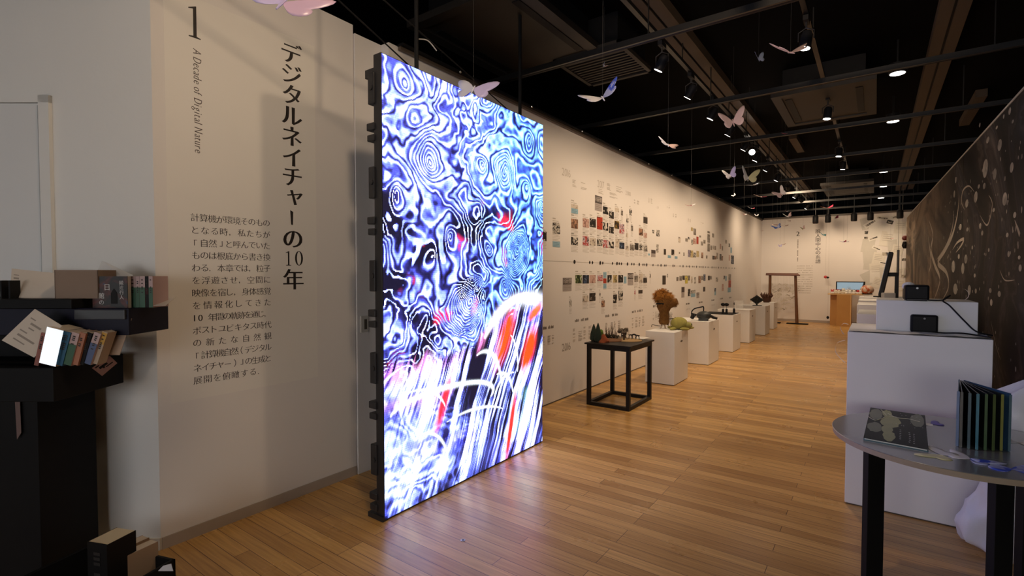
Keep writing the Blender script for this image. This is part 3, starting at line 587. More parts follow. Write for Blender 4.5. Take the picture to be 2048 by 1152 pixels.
# year figures and small lists of type
for txt, x0, x1, y0, y1, ink, nm, lab in [('2016',1124,1142,338,353,LINK,'year_figure','faint thin year 2016 high on the long wall near the screen'),('2017',1195,1209,362,376,LINK,'year_figure','faint thin year 2017 high on the long wall'),('2018',1251,1262,383,391,LINK,'year_figure','faint small year 2018 high on the long wall'),('2016',1124,1142,686,701,GINK,'year_figure','thin grey year 2016 low on the long wall beside the black table'),('2017',1252,1261,662,670,LINK,'year_figure','faint year 2017 low on the wall behind the black table')]:
    ya, yb = lw(x0, y0)[0], lw(x1, y0)[0]; zb, zt = lw((x0+x1)/2, y1)[1], lw((x0+x1)/2, y0)[1]
    t1 = MB(); xe = line_text(t1, txt, 0, 0, 1.0, Matrix.Identity(4), vert=-.012, horiz=-.012); hh = max(v[1] for v in t1.v)
    m_ = MB(); m_.add([(v[0]/xe*(yb-ya)+ya, v[1]/hh*(zt-zb)+zb, 0) for v in t1.v], t1.f, ML0)
    tag(m_.build(nm, ink), lab, 'lettering')
def textblock(x0, y0, x1, y1, rows, cols, lab, ink, head=True, seed=1, cat='lettering'):
    rg = random.Random(seed); ya, yb = lw(x0, y0)[0], lw(x1, y0)[0]; zb, zt = lw((x0+x1)/2, y1)[1], lw((x0+x1)/2, y0)[1]
    b = MB(); H = zt-zb; Wd = yb-ya
    if head:
        hd_ = MB()
        for a_, e_ in ((.0, .28), (.38, .82)):
            for q in range(int((e_-a_)*22)):
                if rg.random() < .85: s = ya+Wd*(a_+q/22); hd_.box(s, s+Wd/32, zt-.030, zt+.012*rg.random()-.004, 0, .0004, ML0)
    for c in range(cols):
        pitch = (H-(.11 if head else .0))/rows
        for r_ in range(rows):
            zz = zt-(.11 if head else 0)-pitch*r_
            for s_ in range(3):
                wd = Wd/cols*(.75 if c % 2 else .45)*rg.uniform(.6, 1)
                if rg.random() < .8: b.box(ya+Wd*c/cols, ya+Wd*c/cols+wd, zz-pitch*.27*s_-min(.007, pitch*.14), zz-pitch*.27*s_, 0, .0004+.0001*(seed % 5), ML0)
    o = b.build('text_list', ink); tag(o, lab, cat, 'small type on the timeline wall')
    if head: hd_.build('list_heading', GINK, o)
    return o
for k, (x0, y0, x1, y1) in enumerate([(1086,652,1113,690),(1146,637,1187,682),(1211,628,1244,660),(1264,620,1291,655),(1306,610,1325,640),(1372,606,1381,620),(1398,603,1407,616),(1423,599,1430,612),(1441,596,1447,606),(1458,594,1464,604)]):
    textblock(x0, y0, x1, y1, 4 if k < 4 else 3, 4 if k else 3, ordn(k)+' list of small grey type from the left below the timeline', LINK, True, k+1)
for k, (x0, y0, x1, y1) in enumerate([(1145,364,1178,383),(1214,372,1250,387),(1197,384,1240,396),(1268,401,1280,411),(1297,397,1306,408),(1312,413,1318,418),(1334,411,1341,417),(1346,428,1355,436),(1376,438,1383,445),(1402,445,1408,448)]):
    textblock(x0, y0, x1, y1, 2, 2, ordn(k)+' faint note of small type from the left, high above the prints', LINK, False, k+30)
# ---------------------------------------------------------------- book stand against the near wall (left)
# everything in this corner is turned with the near wall: local x along the wall, local y towards it
def ldz(px, py, d): p = at_d(px, py, d); return (px-1024)/FPX*d, d, p.z
BS = mat('stand_black_board', (.007, .007, .008), .5, .2, spec=.12)
BSB = mat('stand_black_blue_lit', (.008, .008, .022), .45, .2, spec=.2)  # black board with the blue light on the upper tray painted in
st = thing('book_stand', 'tall black book stand with jutting trays against the near wall', 'stand', LD(-2.3, 2.5), YAW)
def sb(name, l0, l1, d0, d1, z0, z1, m=BS, bev=.003): return MB().box(l0+2.3, l1+2.3, d0-2.5, d1-2.5, z0, z1).build(name, m, st, bevel=bev)
zc = ldz(180, 775, 2.35)[2]
sb('column', -2.75, -2.18, 2.28, 2.60, 0, .94)
z0, z1 = ldz(242, 768, 2.58)[2], ldz(242, 709, 2.58)[2]
tl0, tl1 = z0, z1
sb('lower_tray', -2.75, -2.03, 2.20, 2.60, z0, z1)
u0, u1 = ldz(256, 671, 2.33)[2], ldz(256, 617, 2.33)[2]
sb('back_panel', -2.75, -2.16, 2.50, 2.60, z1, u0)
ut = sb('upper_tray', -2.75, -1.79, 2.33, 2.60, u0, u1, BSB)
sb('tray_front_sheen', -2.035, -1.80, 2.318, 2.332, u0+.075, u1-.005, mat('painted_sheen_grey', (.045, .048, .055), .35, .2))  # paler slab on the tray front, its lit gloss painted in grey
sb('ledge', -2.75, -2.03, 2.30, 2.56, u1, u1+.045)
RB = lambda deg: math.radians(deg)
FOIL = mat('silver_foil', (.90, .91, .92), .07, .0, 3, metal=1.0)
def book(label, loc, w, d, h, cover, spine=None, bands=(), rot=YAW, tilt=0.0, group=None, name='paperback_book', pages=CREAM, flat=False):
    """spine faces local -y, width w along x, depth d along y, height h"""
    R_ = Matrix.Rotation(rot, 4, 'Z') @ Matrix.Rotation(tilt, 4, 'Y')
    t = thing(name, label, 'book', loc, R_.to_euler(), group); k = .0018
    MB().box(-w/2+k, w/2-k, .002, d-.002, .002, h-.001).build('pages', pages, t)
    cv = MB(); cv.box(-w/2, -w/2+k, 0, d, 0, h); cv.box(w/2-k, w/2, 0, d, 0, h); cv.box(-w/2, w/2, -.002, .002, 0, h); cv.build('cover', cover, t)
    for (f0, f1, m) in bands: MB().box(-w/2*.98, w/2*.98, -.0032, -.0015, h*f0, h*f1).build('spine_band', m, t)
    tx = MB(); rg = random.Random(int(abs(loc[0])*1e4) % 999)
    zz = h*.9
    for q in range(7):
        s = h*.045
        if rg.random() < .8: tx.box(-w*.16, w*.16, -.0040, -.0030, zz-s*.75, zz)
        zz -= s*(1.25 if q != 2 else 2.6)
    if cover is not FOIL: tx.build('spine_lettering', INK, t)
    return t
GRN = mat('spine_green', lin('#2f5a43'), .5, .1); PNK = mat('spine_pale_pink', lin('#b99d9b'), .5, .06); BLU = mat('cover_blue', lin('#1c5678'), .5, .15)
ORG = mat('spine_orange_brown', lin('#a5694c'), .5, .1); SLB = mat('spine_slate_blue', lin('#4b5a80'), .5, .1); YEL = mat('spine_yellow', lin('#b98b2a'), .5, .1); BKB = mat('cover_black', (.009, .008, .008), .5, .1, spec=.15)
RDB = mat('cover_maroon', lin('#3a1614'), .5, .2, spec=.2)
# upper tray: upright books
zb = u1; spines = [(259.6,272,'p'),(272,279.5,'p'),(279.5,290.5,'p'),(290.7,297.3,'k'),(297.5,306,'p')]
names = ['widest green and pale pink paperback spine beside the dark cover on the upper tray', 'thin green and pale pink paperback, second spine from the dark cover', 'green and pale pink paperback, third spine, touching the black book', 'thin black paperback between green spines on the upper tray', 'green and pale pink paperback at the right end of the upper tray']
hb = .150
for (x0, x1, kd), nm in zip(spines, names):
    d = 2.40; l0, l1 = (x0-1024)/FPX*d, (x1-1024)/FPX*d
    book(nm, LD((l0+l1)/2, d, zb), (l1-l0)-.001, .105, hb, PNK if kd == 'p' else BKB, bands=(((0, .64, GRN),) if kd == 'p' else ((.42, .6, RDB),)), group='paperbacks on the upper tray')
# face-out dark book
l0, l1 = (188-1024)/FPX*2.375, (258-1024)/FPX*2.375; w = l1-l0
t = thing('paperback_book', 'dark red and blue paperback facing out with white Japanese title, on the upper tray', 'book', LD((l0+l1)/2, 2.365, zb), YAW)
MB().box(-w/2, w/2, .002, .022, 0, hb).build('pages', CREAM, t)
MB().box(-w/2, w/2, -.001, .002, 0, hb).build('cover', two_tone('dark_novel_cover', '#171312', '#56201a', 9, .55, .08, .35, c3='#27405a'), t)
tx = MB(); Mb = backM(0, -.0022, 0)
for ch, x, y, s in [('日', -.012, .098, .034), ('館', -.040, .058, .030), ('の', -.040, .026, .026), ('綾', .056, .12, .022), ('辻', .056, .097, .022), ('行', .056, .074, .022), ('人', .056, .051, .022)]: put(tx, ch, x, y, s, s, Mb, .012, -.006)
tx.build('cover_lettering', mat('cover_white_ink', (.62, .60, .58), .5), t)
tw = MB(); tw.prism([(.0, .02), (.03, .02), (.03, .07), (.015, .092), (.0, .07)], 0, .0006, backM(.005, -.0016, 0)); tw.build('cover_picture', BKB, t)
# cards standing on the upper tray
def slab(name, label, cat, corners, d0, d1, m, th=.002, group=None, lines=(), ink=None, colr=None):
    """thin card through four picture corners (tl, tr, br, bl); the top leans back from d0 to d1"""
    dd = [d1, d1, d0, d0] if not isinstance(d0, (list, tuple)) else d0; P_ = [LD(*ldz(x, y, d)[:2], ldz(x, y, d)[2]) for (x, y), d in zip(corners, dd)]
    c = sum(P_, Vector())/4; n = (P_[1]-P_[0]).cross(P_[3]-P_[0]).normalized()
    if n.dot(FV) < 0: n = -n
    o = MB().add([p-c for p in P_]+[p-c+n*th for p in P_], [(0, 1, 2, 3), (7, 6, 5, 4), (0, 4, 5, 1), (1, 5, 6, 2), (2, 6, 7, 3), (3, 7, 4, 0)]).build(name, m, loc=c)
    tag(o, label, cat, group)
    if lines:
        b = MB(); ux = P_[1]-P_[0]; uy = P_[3]-P_[0]
        for (a0, a1, r, hgt) in lines:
            q = [P_[0]+ux*a0+uy*r, P_[0]+ux*a1+uy*r, P_[0]+ux*a1+uy*(r+hgt), P_[0]+ux*a0+uy*(r+hgt)]
            b.add([p-c-n*.0006 for p in q], [(0, 1, 2, 3)])
        b.build('printed_text', ink or mat('faded_print', (.30, .25, .21), .6), o)
    return o
slab('postcard', 'cream card with small brown text standing at the left of the upper tray', 'card', [(24,537),(110,546),(109,600),(19,594)], 2.40, 2.46, CREAM, lines=[(.06,.22,.20,.03),(.06,.56,.30,.06),(.06,.2,.42,.03),(.06,.2,.62,.03),(.06,.3,.70,.03),(.78,.95,.45,.05),(.82,.93,.60,.03)])
o = MB(); bl0, bl1 = (109-1024)/FPX*2.36, (196-1024)/FPX*2.36; zz = ldz(109, 540, 2.36)[2]
o.box(bl0-bl0, bl1-bl0, 0, .004, 0, zz-u1-.045); o.box(bl1-bl0-.004, bl1-bl0, 0, .11, 0, zz-u1-.045); o.box(0, .004, 0, .11, 0, zz-u1-.045); o.box(0, bl1-bl0, .106, .11, 0, zz-u1-.045)
tag(o.build('card_box', mat('taupe_card', lin('#86705f'), .65, .06), loc=LD(bl0, 2.36, u1+.045), rot=(0, 0, YAW)), 'open taupe card box standing between the cream card and the dark paperback', 'box')
slab('acrylic_sheet', 'pale translucent acrylic sheet tilted behind the upper tray books', 'sheet', [(205,521),(266,550),(262,566),(192,548)], 2.46, 2.52, mat('frosted_acrylic', (.72, .75, .80), .25, .03, alpha=.75), .004)
slab('flyer', 'pale flyer lying against the right end of the upper tray', 'flyer', [(306,595),(351,594),(330,611),(304,611)], 2.40, 2.56, mat('pale_flyer_paper', (.55, .50, .45), .6, .03))
tag(MB().box(-.004, .004, 0, .05, 0, .085).build('book_end', BLACK, loc=LD(*ldz(18, 594, 2.36)[:2], u1+.045), rot=(0, 0, YAW)), 'slim black bookend at the left edge of the upper tray', 'bookend')
tag(MB().box(-.004, .004, 0, .05, 0, .085).build('book_end', BLACK, loc=LD((1-1024)/FPX*2.36, 2.36, u1+.045), rot=(0, 0, YAW)), 'slim black bookend half out of view at the picture left edge', 'bookend')
# lower tray
slab('leaflet', 'cream leaflet turned on its corner at the left of the lower tray', 'leaflet', [(68,618),(122,652),(64,716),(0,681)], 2.235, 2.24, CREAM, lines=[(.12,.3,.2,.03),(.25,.62,.30,.05),(.3,.5,.42,.03),(.15,.4,.55,.03),(.2,.8,.66,.05),(.2,.6,.80,.03)])
def lean(label, x0, x1, ybot, d, h, dep, cover, bands=(), tilt=15, **k):
    l0, l1 = (x0-1024)/FPX*d, (x1-1024)/FPX*d
    return book(label, LD((l0+l1)/2, d, tl1+.003+abs(l1-l0)/2*math.sin(RB(tilt))), l1-l0, dep, h, cover, bands=bands, tilt=RB(tilt), group='books leaning on the lower tray', **k)
lean('slim salmon covered book leaning between the leaflet and the silver book', 64, 73, 722, 2.23, .15, .10, mat('salmon_cover', lin('#8f5348'), .5, .1), tilt=14)
t = lean('wide mirror silver book glaring white on the lower tray', 74, 108, 723, 2.215, .165, .11, FOIL, tilt=14)
lean('blue book leaning against the silver book', 109, 121, 720, 2.23, .155, .11, BLU, tilt=16)
lean('green book with pale pink spine top leaning beside the blue book', 122, 139, 719, 2.235, .15, .11, PNK, bands=((0, .64, GRN),), tilt=16)
lean('orange brown book leaning near the middle of the lower tray', 139, 152, 718, 2.24, .15, .11, ORG, tilt=16)
lean('black book leaning between the orange and the slate blue book', 153, 163, 716, 2.25, .15, .11, BKB, tilt=17)
lean('slate blue book with pale spine top leaning on the lower tray', 164, 178, 714, 2.255, .15, .07, PNK, bands=((0, .66, SLB),), tilt=20)
lean('cream book with yellow spine top leaning at the right of the row', 180, 191, 712, 2.265, .155, .05, mat('cream_spine', lin('#a8937f'), .5, .05), bands=((.62, .97, YEL),), tilt=20)
slab('hardback_book', 'dark hardback with white page edge lying across behind the leaning books', 'book', [(148,640),(200,658),(196,668),(143,651)], 2.34, 2.42, mat('white_page_edge', (.6, .57, .54), .6), .02)
slab('flyer', 'cream flyer with a block of small text leaning at the right of the lower tray', 'flyer', [(185,641),(262,637),(236,711),(176,709)], 2.325, 2.345, mat('flyer_paper', lin('#a68d78'), .6, .04), lines=[(.42,.85,.18+.055*q,.018) for q in range(8)])
slab('pink_sticker', 'pink sticker with black bird shapes on the end of the lower tray', 'sticker', [(216,712),(231,727),(200,753),(180,737)], [(-2.0285*FPX)/(x-1024) for x in (216,231,200,180)], 0, mat('sticker_pink', lin('#a98482'), .5, .06), .001, lines=[(.30,.52,.34,.45),(.42,.64,.55,.10),(.60,.70,.12,.4),(.1,.22,.7,.2)], ink=BLACK)
slab('paper_strip', 'narrow pinkish paper strip taped on the dark stand at the left edge', 'paper', [(23,800),(33,800),(34,868),(25,882)], 2.27, 2.27, mat('strip_paper', lin('#6b5450'), .6, .05), .001)
# crate on the floor
cr = thing('black_crate', 'black crate of books on the floor at the lower left', 'crate', LD(-1.798, 1.987), YAW-RB(17.5))
cw = .47; cz = .245
for q in ((-.245, .245, -.27, -.255), (-.245, .245, .255, .27), (-.245, -.23, -.27, .27), (.23, .245, -.27, .27)): MB().box(q[0], q[1], q[2], q[3], 0, cz).build('side_panel', BS, cr, bevel=.003)
MB().box(-.24, .24, -.265, .265, 0, .02).build('bottom_panel', BS, cr)
book('thick black book standing in the floor crate', LD(-1.70, 2.02, .022), .105, .12, .375, BKB, name='hardback_book', pages=mat('aged_pages', (.62, .53, .38), .7, .05), rot=YAW+RB(-14))
book('cream book with small dark title standing in the floor crate', LD(-1.655, 2.09, .022), .05, .13, .285, mat('cream_cover', lin('#9c8168'), .6, .05), name='hardback_book', rot=YAW+RB(-24))
book('second cream book behind, half hidden in the floor crate', LD(-1.712, 2.115, .022), .05, .13, .29, mat('cream_cover', lin('#9c8168'), .6, .05), name='hardback_book', rot=YAW+RB(-24))
def crate_face(px):   # front face of the turned crate
    n = Vector((math.sin(RB(17.5))*-1, -math.cos(RB(17.5)))); c0 = Vector((-1.798, 1.987))+Vector((-.30*.2725, -.954*.2725)); k = (px-1024)/FPX
    nx, ny = -.30, -.954; return (c0.x*nx+c0.y*ny)/(k*nx+ny)
LBL = [crate_face(x) for x in (315, 331, 335, 304)]
slab('paper_label', 'white paper label on the rim of the floor crate', 'label', [(315,1141),(331,1137),(335,1152),(304,1152)], LBL, 0, mat('label_paper', (.5, .48, .5), .6, .03), .001)

# ---------------------------------------------------------------- black display table with small landscape
tx0, tx1, ty0, ty1, tz = -2.665, -2.145, 5.125, 5.80, .715
BT = mat('table_black_wood', (.011, .009, .008), .45, .2, spec=.25)
tb = thing('display_table', 'black open frame display table holding a miniature landscape by the long wall', 'table', ((tx0+tx1)/2, (ty0+ty1)/2, 0))
hx, hy = (tx1-tx0)/2, (ty1-ty0)/2; lgw = .042
MB().box(-hx-.02, hx+.02, -hy-.02, hy+.02, tz-.018, tz).build('tabletop', BT, tb, bevel=.002)
for sx in (-1, 1):
    for sy in (-1, 1):
        x = sx*(hx-lgw/2); y = sy*(hy-lgw/2); MB().box(x-lgw/2, x+lgw/2, y-lgw/2, y+lgw/2, 0, tz-.018).build('leg', BT, tb, bevel=.002)
for sy in (-1, 1):
    for za, zb_, nm in ((0, .04, 'foot_rail'), (tz-.066, tz-.018, 'apron')): MB().box(-hx+lgw, hx-lgw, sy*(hy-lgw/2)-lgw/2, sy*(hy-lgw/2)+lgw/2, za, zb_).build(nm, BT, tb, bevel=.002)
for sx in (-1, 1):
    for za, zb_, nm in ((0, .04, 'foot_rail'), (tz-.066, tz-.018, 'apron')): MB().box(sx*(hx-lgw/2)-lgw/2, sx*(hx-lgw/2)+lgw/2, -hy+lgw, hy-lgw, za, zb_).build(nm, BT, tb, bevel=.002)
def tp(px, py, z=tz): return at_z(px, py, z)
DG = mat('dark_green_flock', (.020, .035, .022), .9, .4, 60, bump=.8)
for (px, lab, hh) in ((1187.5, 'dark green toy cone tree at the left, slightly set back', .20), (1196, 'taller dark green toy cone tree beside the orange mound', .22)):
    p = tp(px, 682 if px < 1190 else 684); t = thing('toy_tree', lab, 'model tree', p, 0, 'toy cone trees on the black table')
    MB().lathe([(.012, 0), (.04, .012), (.043, .03), (.036, hh*.45), (.02, hh*.78), (.004, hh)], 14, jag=lambda a, k: 1+.06*math.sin(5*a+k)).build('crown', DG, t, smooth=True)
    MB().lathe([(.03, -.0), (.03, .008)], 12).build('tree_base', BT, t)
p = tp(1207, 684); m = MB(); m.lathe([(.07, 0), (.065, .02), (.04, .05), (.015, .085), (.004, .092)], 18, jag=lambda a, k: 1+.14*math.sin(3*a+2*k)); tag(m.build('orange_mound', mat('rust_orange_flock', lin('#8d4420'), .9, .3, 40, bump=.7), loc=p, smooth=True), 'rusty orange mound shaped like a small hill on the black table', 'model hill')
p = tp(1201, 675); m = MB(); m.ball((0, 0, .05), (.035, .035, .05), 10, 8, noise=.3, seed=3); tag(m.build('green_bush', mat('leaf_green_flock', lin('#5d7a26'), .9, .3, 50, bump=.6), loc=p), 'small bright green bush behind the cone trees', 'model bush')
p = tp(1220, 681); m = MB(); m.lathe([(.15, 0), (.15, .008), (.146, .010)], 32); tag(m.build('brown_disc', mat('brown_disc_cork', lin('#6b4526'), .8, .2, 30), loc=p), 'brown round base disc under the orange mound', 'disc')
p = tp(1258, 681); m = MB(); m.lathe([(.15, 0), (.15, .007), (.146, .009)], 32); tag(m.build('beige_disc', mat('beige_disc_sand', lin('#a98a5e'), .8, .1, 30), loc=p), 'sandy beige round base disc at the middle of the black table', 'disc')
rg = random.Random(8)
p = tp(1222, 676); t = thing('twig_cluster', 'cluster of thin bare upright twigs on a dark mossy base', 'model plants', p)
tw = MB()
for q in range(16):
    x, y = rg.uniform(-.09, .10), rg.uniform(-.05, .05); hh = rg.uniform(.07, .21)*(1 if x < .03 else .6); a, b = rg.uniform(-.03, .03), rg.uniform(-.03, .03)
    tw.tube([(x, y, .02), (x+a*.5, y+b*.3, hh*.5), (x+a, y+b, hh)], [.0035, .003, .0012], 5)
    tw.tube([(x+a*.5, y+b*.3, hh*.5), (x-a, y+b, hh*.8)], [.002, .001], 4)
tw.build('twigs', mat('twig_brown', lin('#5a4128'), .8, .2), t)
mo = MB()
for q in range(14): mo.ball((rg.uniform(-.09, .16), rg.uniform(-.05, .06), .018), (rg.uniform(.015, .035),)*2+(rg.uniform(.015, .04),), 8, 6, noise=.35, seed=q)
mo.build('moss_base', mat('moss_dark', lin('#2d2619'), .9, .5, 40, bump=.6), t)
p = tp(1243, 675.5); m = MB()
for q in range(12): m.ball((rg.uniform(-.05, .07), rg.uniform(-.03, .03), .05+rg.uniform(0, .055)), rg.uniform(.014, .026), 8, 6, noise=.4, seed=q)
m.cyl((0, 0, 0), (0, 0, .06), .006, n=6); m.cyl((.05, 0, 0), (.04, 0, .05), .005, n=6)
tag(m.build('grey_bush', mat('grey_lichen', lin('#6c5d4e'), .9, .3, 40, bump=.6), loc=p), 'grey lichen bush standing behind the beige disc', 'model bush')
p = tp(1240, 679); m = MB()
for q in range(26):
    a = rg.uniform(0, 6.28); r_ = rg.uniform(.0, .10); x, y = r_*math.cos(a), .5*r_*math.sin(a); m.tube([(x, y, .004), (x+rg.uniform(-.04, .04), y+rg.uniform(-.03, .03), rg.uniform(.01, .045))], .003, 5)
tag(m.build('driftwood_pile', mat('bleached_twigs', lin('#9a8a78'), .8, .2), loc=p), 'tangle of pale bleached twigs in front of the grey bush', 'model plants')
p = tp(1248, 680, tz+.009); m = MB(); m.cyl((0, 0, 0), (0, 0, .075), .011, .009, 10); m.ball((0, 0, .078), .011, 10, 6); tag(m.build('wooden_peg', mat('peg_brown', lin('#3c2413'), .6, .2), loc=p), 'short brown upright peg on the beige disc', 'model figure')
for k, (px, py, lab) in enumerate([(1261, 678, 'thin legged black wire creature at the centre of the beige disc'), (1268, 677, 'thin legged black wire creature with the widest body on the beige disc'), (1275, 679, 'thin legged black wire creature at the right of the beige disc')]):
    p = tp(px, py, tz+.009); m = MB()
    for sx in (-1, 1):
        for sy in (-1, 1): m.tube([(sx*.022, sy*.012, 0), (sx*.02, sy*.010, .025), (sx*.010, sy*.004, .045)], .0025, 5)
    m.tube([(-.03, 0, .046), (0, 0, .050), (.03, 0, .046)], [.003, .008+.003*(k == 1), .004], 6); tag(m.build('wire_creature', MATTE, loc=p), lab, 'model creature', 'wire creatures on the beige disc')
p = tp(1284, 676); tag(MB().box(-.06, .06, -.10, .10, 0, .003).build('caption_card', mat('white_card', (.75, .73, .70), .5, .03), loc=p), 'blank white caption card at the right corner of the black table', 'card')

# ---------------------------------------------------------------- row of white plinths along the long wall
PZ = .715
PL = [(-2.158, 6.664, .40, .60), (-2.19, 8.50, .66, .65), (-2.181, 10.18, .66, .65), (-2.184, 11.74, .66, .65), (-2.155, 13.47, .66, .65), (-2.21, 15.12, .60, .62)]
labs = ['white plinth with the brown furry figure, nearest of the row along the long wall', 'white plinth carrying the black headset, second of the row along the wall', 'white plinth topped by a black plate with small stands', 'white plinth with only a pale paper on top, fourth along the wall', 'white plinth carrying the black diamond sculpture', 'white plinth with the brown crown pot, farthest of the row along the wall']
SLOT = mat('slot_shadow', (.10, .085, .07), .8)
def plinth(x1, y0, w, d, h, lab, group, slot=True):
    t = thing('display_plinth', lab, 'plinth', (x1-w/2, y0+d/2, 0), 0, group)
    MB().box(-w/2, w/2, -d/2, d/2, .008, h).build('body', WHITE, t, bevel=.003)
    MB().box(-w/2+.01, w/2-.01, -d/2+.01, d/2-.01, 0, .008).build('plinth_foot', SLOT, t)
    if slot:
        n = 16; M_ = wallM(w/2+.001, 0, h*.80)
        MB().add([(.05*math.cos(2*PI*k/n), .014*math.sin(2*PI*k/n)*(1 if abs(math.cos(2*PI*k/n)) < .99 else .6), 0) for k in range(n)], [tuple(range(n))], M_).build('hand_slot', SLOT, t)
    return t
for (x1, y0, w, d), lab in zip(PL, labs): plinth(x1, y0, w, d, PZ, lab, 'white plinths along the long wall')
def pz(px, py, dz=0): return at_z(px, py, PZ+dz)
FUR = mat('brown_fur', lin('#7a5220'), .95, .35, 40, bump=1.0); FURL = mat('ginger_fur', lin('#a8702a'), .95, .35, 40, bump=1.0)
def furry(mb, c, r, n, spike, seed, lo=.7):
    rg = random.Random(seed)
    for k in range(2*n):
        u = rg.uniform(-1, 1); a = rg.uniform(0, 6.283); s = math.sqrt(1-u*u); d = Vector((s*math.cos(a), s*math.sin(a), u)); b = Vector((d.x*r[0], d.y*r[1], d.z*r[2]))+Vector(c)
        tip = b+d*spike*rg.uniform(.5, 1)+Vector((rg.uniform(-1, 1), rg.uniform(-1, 1), rg.uniform(-1, .4)))*spike*.6
        sd = d.orthogonal().normalized()*spike*.10; mb.add([b-sd, b+sd, tip], [(0, 1, 2)])
p = pz(1328, 657); t = thing('furry_figure', 'brown shaggy figure with ginger head standing on thin legs, on the nearest plinth', 'figure', p)
m = MB(); m.lathe([(.055, .06), (.072, .09), (.07, .16), (.066, .24), (.09, .30), (.11, .35), (.10, .41), (.06, .45)], 16, jag=lambda a, k: 1+.10*math.sin(4*a+1.7*k))
furry(m, (0, 0, .17), (.07, .07, .10), 260, .030, 1); furry(m, (0, 0, .36), (.10, .10, .07), 240, .032, 2); m.build('body', FUR, t)
m = MB(); m.ball((-.045, -.02, .46), (.085, .085, .085), 14, 10, noise=.2, seed=2); m.ball((.05, .0, .455), (.075, .07, .06), 12, 8, noise=.2, seed=3); m.ball((-.02, 0, .52), (.05, .05, .045), 10, 8, noise=.2, seed=5)
furry(m, (-.045, -.02, .46), (.085, .085, .085), 420, .042, 4); furry(m, (.05, 0, .455), (.075, .07, .06), 260, .036, 6); furry(m, (-.02, 0, .53), (.05, .05, .04), 160, .03, 9); m.build('head', FURL, t)
m = MB(); m.tube([(.06, 0, .33), (.12, -.01, .36), (.17, -.02, .395), (.19, -.02, .40)], [.05, .048, .05, .04], 12); furry(m, (.13, -.01, .37), (.06, .045, .045), 220, .028, 11); m.build('arm', FUR, t)
MB().box(-.075, .03, -.115, -.09, .352, .372).build('eye_band', BLACK, t)
m = MB()
for x, y in ((-.03, -.02), (.03, -.02), (0, .03)): m.tube([(x*1.4, y*1.4, 0), (x*.7, y*.7, .04), (x, y, .09)], .006, 6)
m.build('legs', mat('pale_wire', lin('#b59c86'), .5), t)
p = pz(1303, 654); q = pz(1322, 655)
tag(MB().tube(curve([(0, 0, .0), (.01, .01, .035), (.06, .03, .022), (.13, .05, .02), ((q-p).x, (q-p).y, .05)], 8), .004).build('power_cable', MATTE, loc=p), 'thin dark cable from the brown furry figure to the plinth edge', 'cable')
p = pz(1341, 655); t = thing('skeleton_toy', 'clear standing toy with black jointed arms between the furry figure and the turtle', 'figure', p)
m = MB()
for x in (-.03, .0, .03): m.tube([(x, 0, 0), (x*.8, 0, .10), (x*.5, 0, .17)], [.006, .01, .005], 6)
m.ball((0, 0, .20), .03, 10, 8); m.build('clear_body', mat('clear_plastic', (.75, .72, .66), .15, .05, alpha=.45), t)
m = MB(); m.tube([(-.02, 0, .12), (.03, -.02, .135), (.075, -.02, .14)], .006, 6); m.tube([(.075, -.02, .06), (.075, -.02, .155), (.095, -.02, .135)], .010, 6); m.tube([(-.04, 0, .03), (-.03, .0, .10)], .010, 6); m.tube([(-.05, 0, .16), (-.045, 0, .12)], .008, 6); m.build('black_arm', BLACK, t)
p = pz(1358, 659); YG = mat('yellow_green_plush', lin('#97904a'), .9, .25, 25, bump=.5)
t = thing('plush_turtle', 'yellow green plush turtle hanging over the corner of the nearest plinth', 'plush toy', p, math.radians(25))
m = MB(); m.ball((0, 0, .09), (.115, .10, .085), 20, 12, noise=.08, seed=1); m.build('shell', YG, t, smooth=True)
MB().ball((.12, -.03, .065), (.055, .05, .045), 14, 10).build('head', mat('pale_green_plush', lin('#8f8a4c'), .9, .2, 25), t, smooth=True)
for q, (x, y, a) in enumerate([(.06, -.11, -.6), (-.09, -.09, -2.3), (.15, .06, .4), (-.09, .08, 2.4)]):
    MB().ball((0, 0, .022), (.075, .032, .02), 12, 8, Matrix.Translation((x, y, 0)) @ Matrix.Rotation(a, 4, 'Z')).build('flipper', YG, t, smooth=True)
for q in (-1, 1): MB().ball((.16, -.035+q*.022, .085), .008, 8, 6).build('eye', BLACK, t)
# headset
p = pz(1404, 641); t = thing('vr_headset', 'black headset with a curved strap on the second plinth', 'headset', p, math.radians(10))
m = MB(); m.ball((.03, 0, .085), (.12, .10, .075), 20, 12); m.box(-.05, .10, -.085, .05, .0, .05); m.build('visor', mat('headset_charcoal', (.022, .026, .028), .45, .1), t, smooth=True, bevel=.006)
m = MB(); m.tube(curve([(-.08, .03, .09), (-.17, .03, .12), (-.13, .03, .19), (-.02, .03, .225), (.02, .03, .225), (.02, .02, .14)], 8), .010); m.tube(curve([(-.17, .03, .12), (-.16, .03, .06), (-.10, .02, .08)], 6), [.012]*13); m.build('head_strap', MATTE, t, smooth=True)
MB().cyl((-.14, .0, .085), (-.16, -.03, .035), .035, .030).build('ear_pad', MATTE, t)
MB().tube([(.13, -.02, .09), (.18, -.03, .06), (.24, -.04, .045)], [.02, .024, .02], 10).build('hand_grip', BLACK, t, smooth=True)
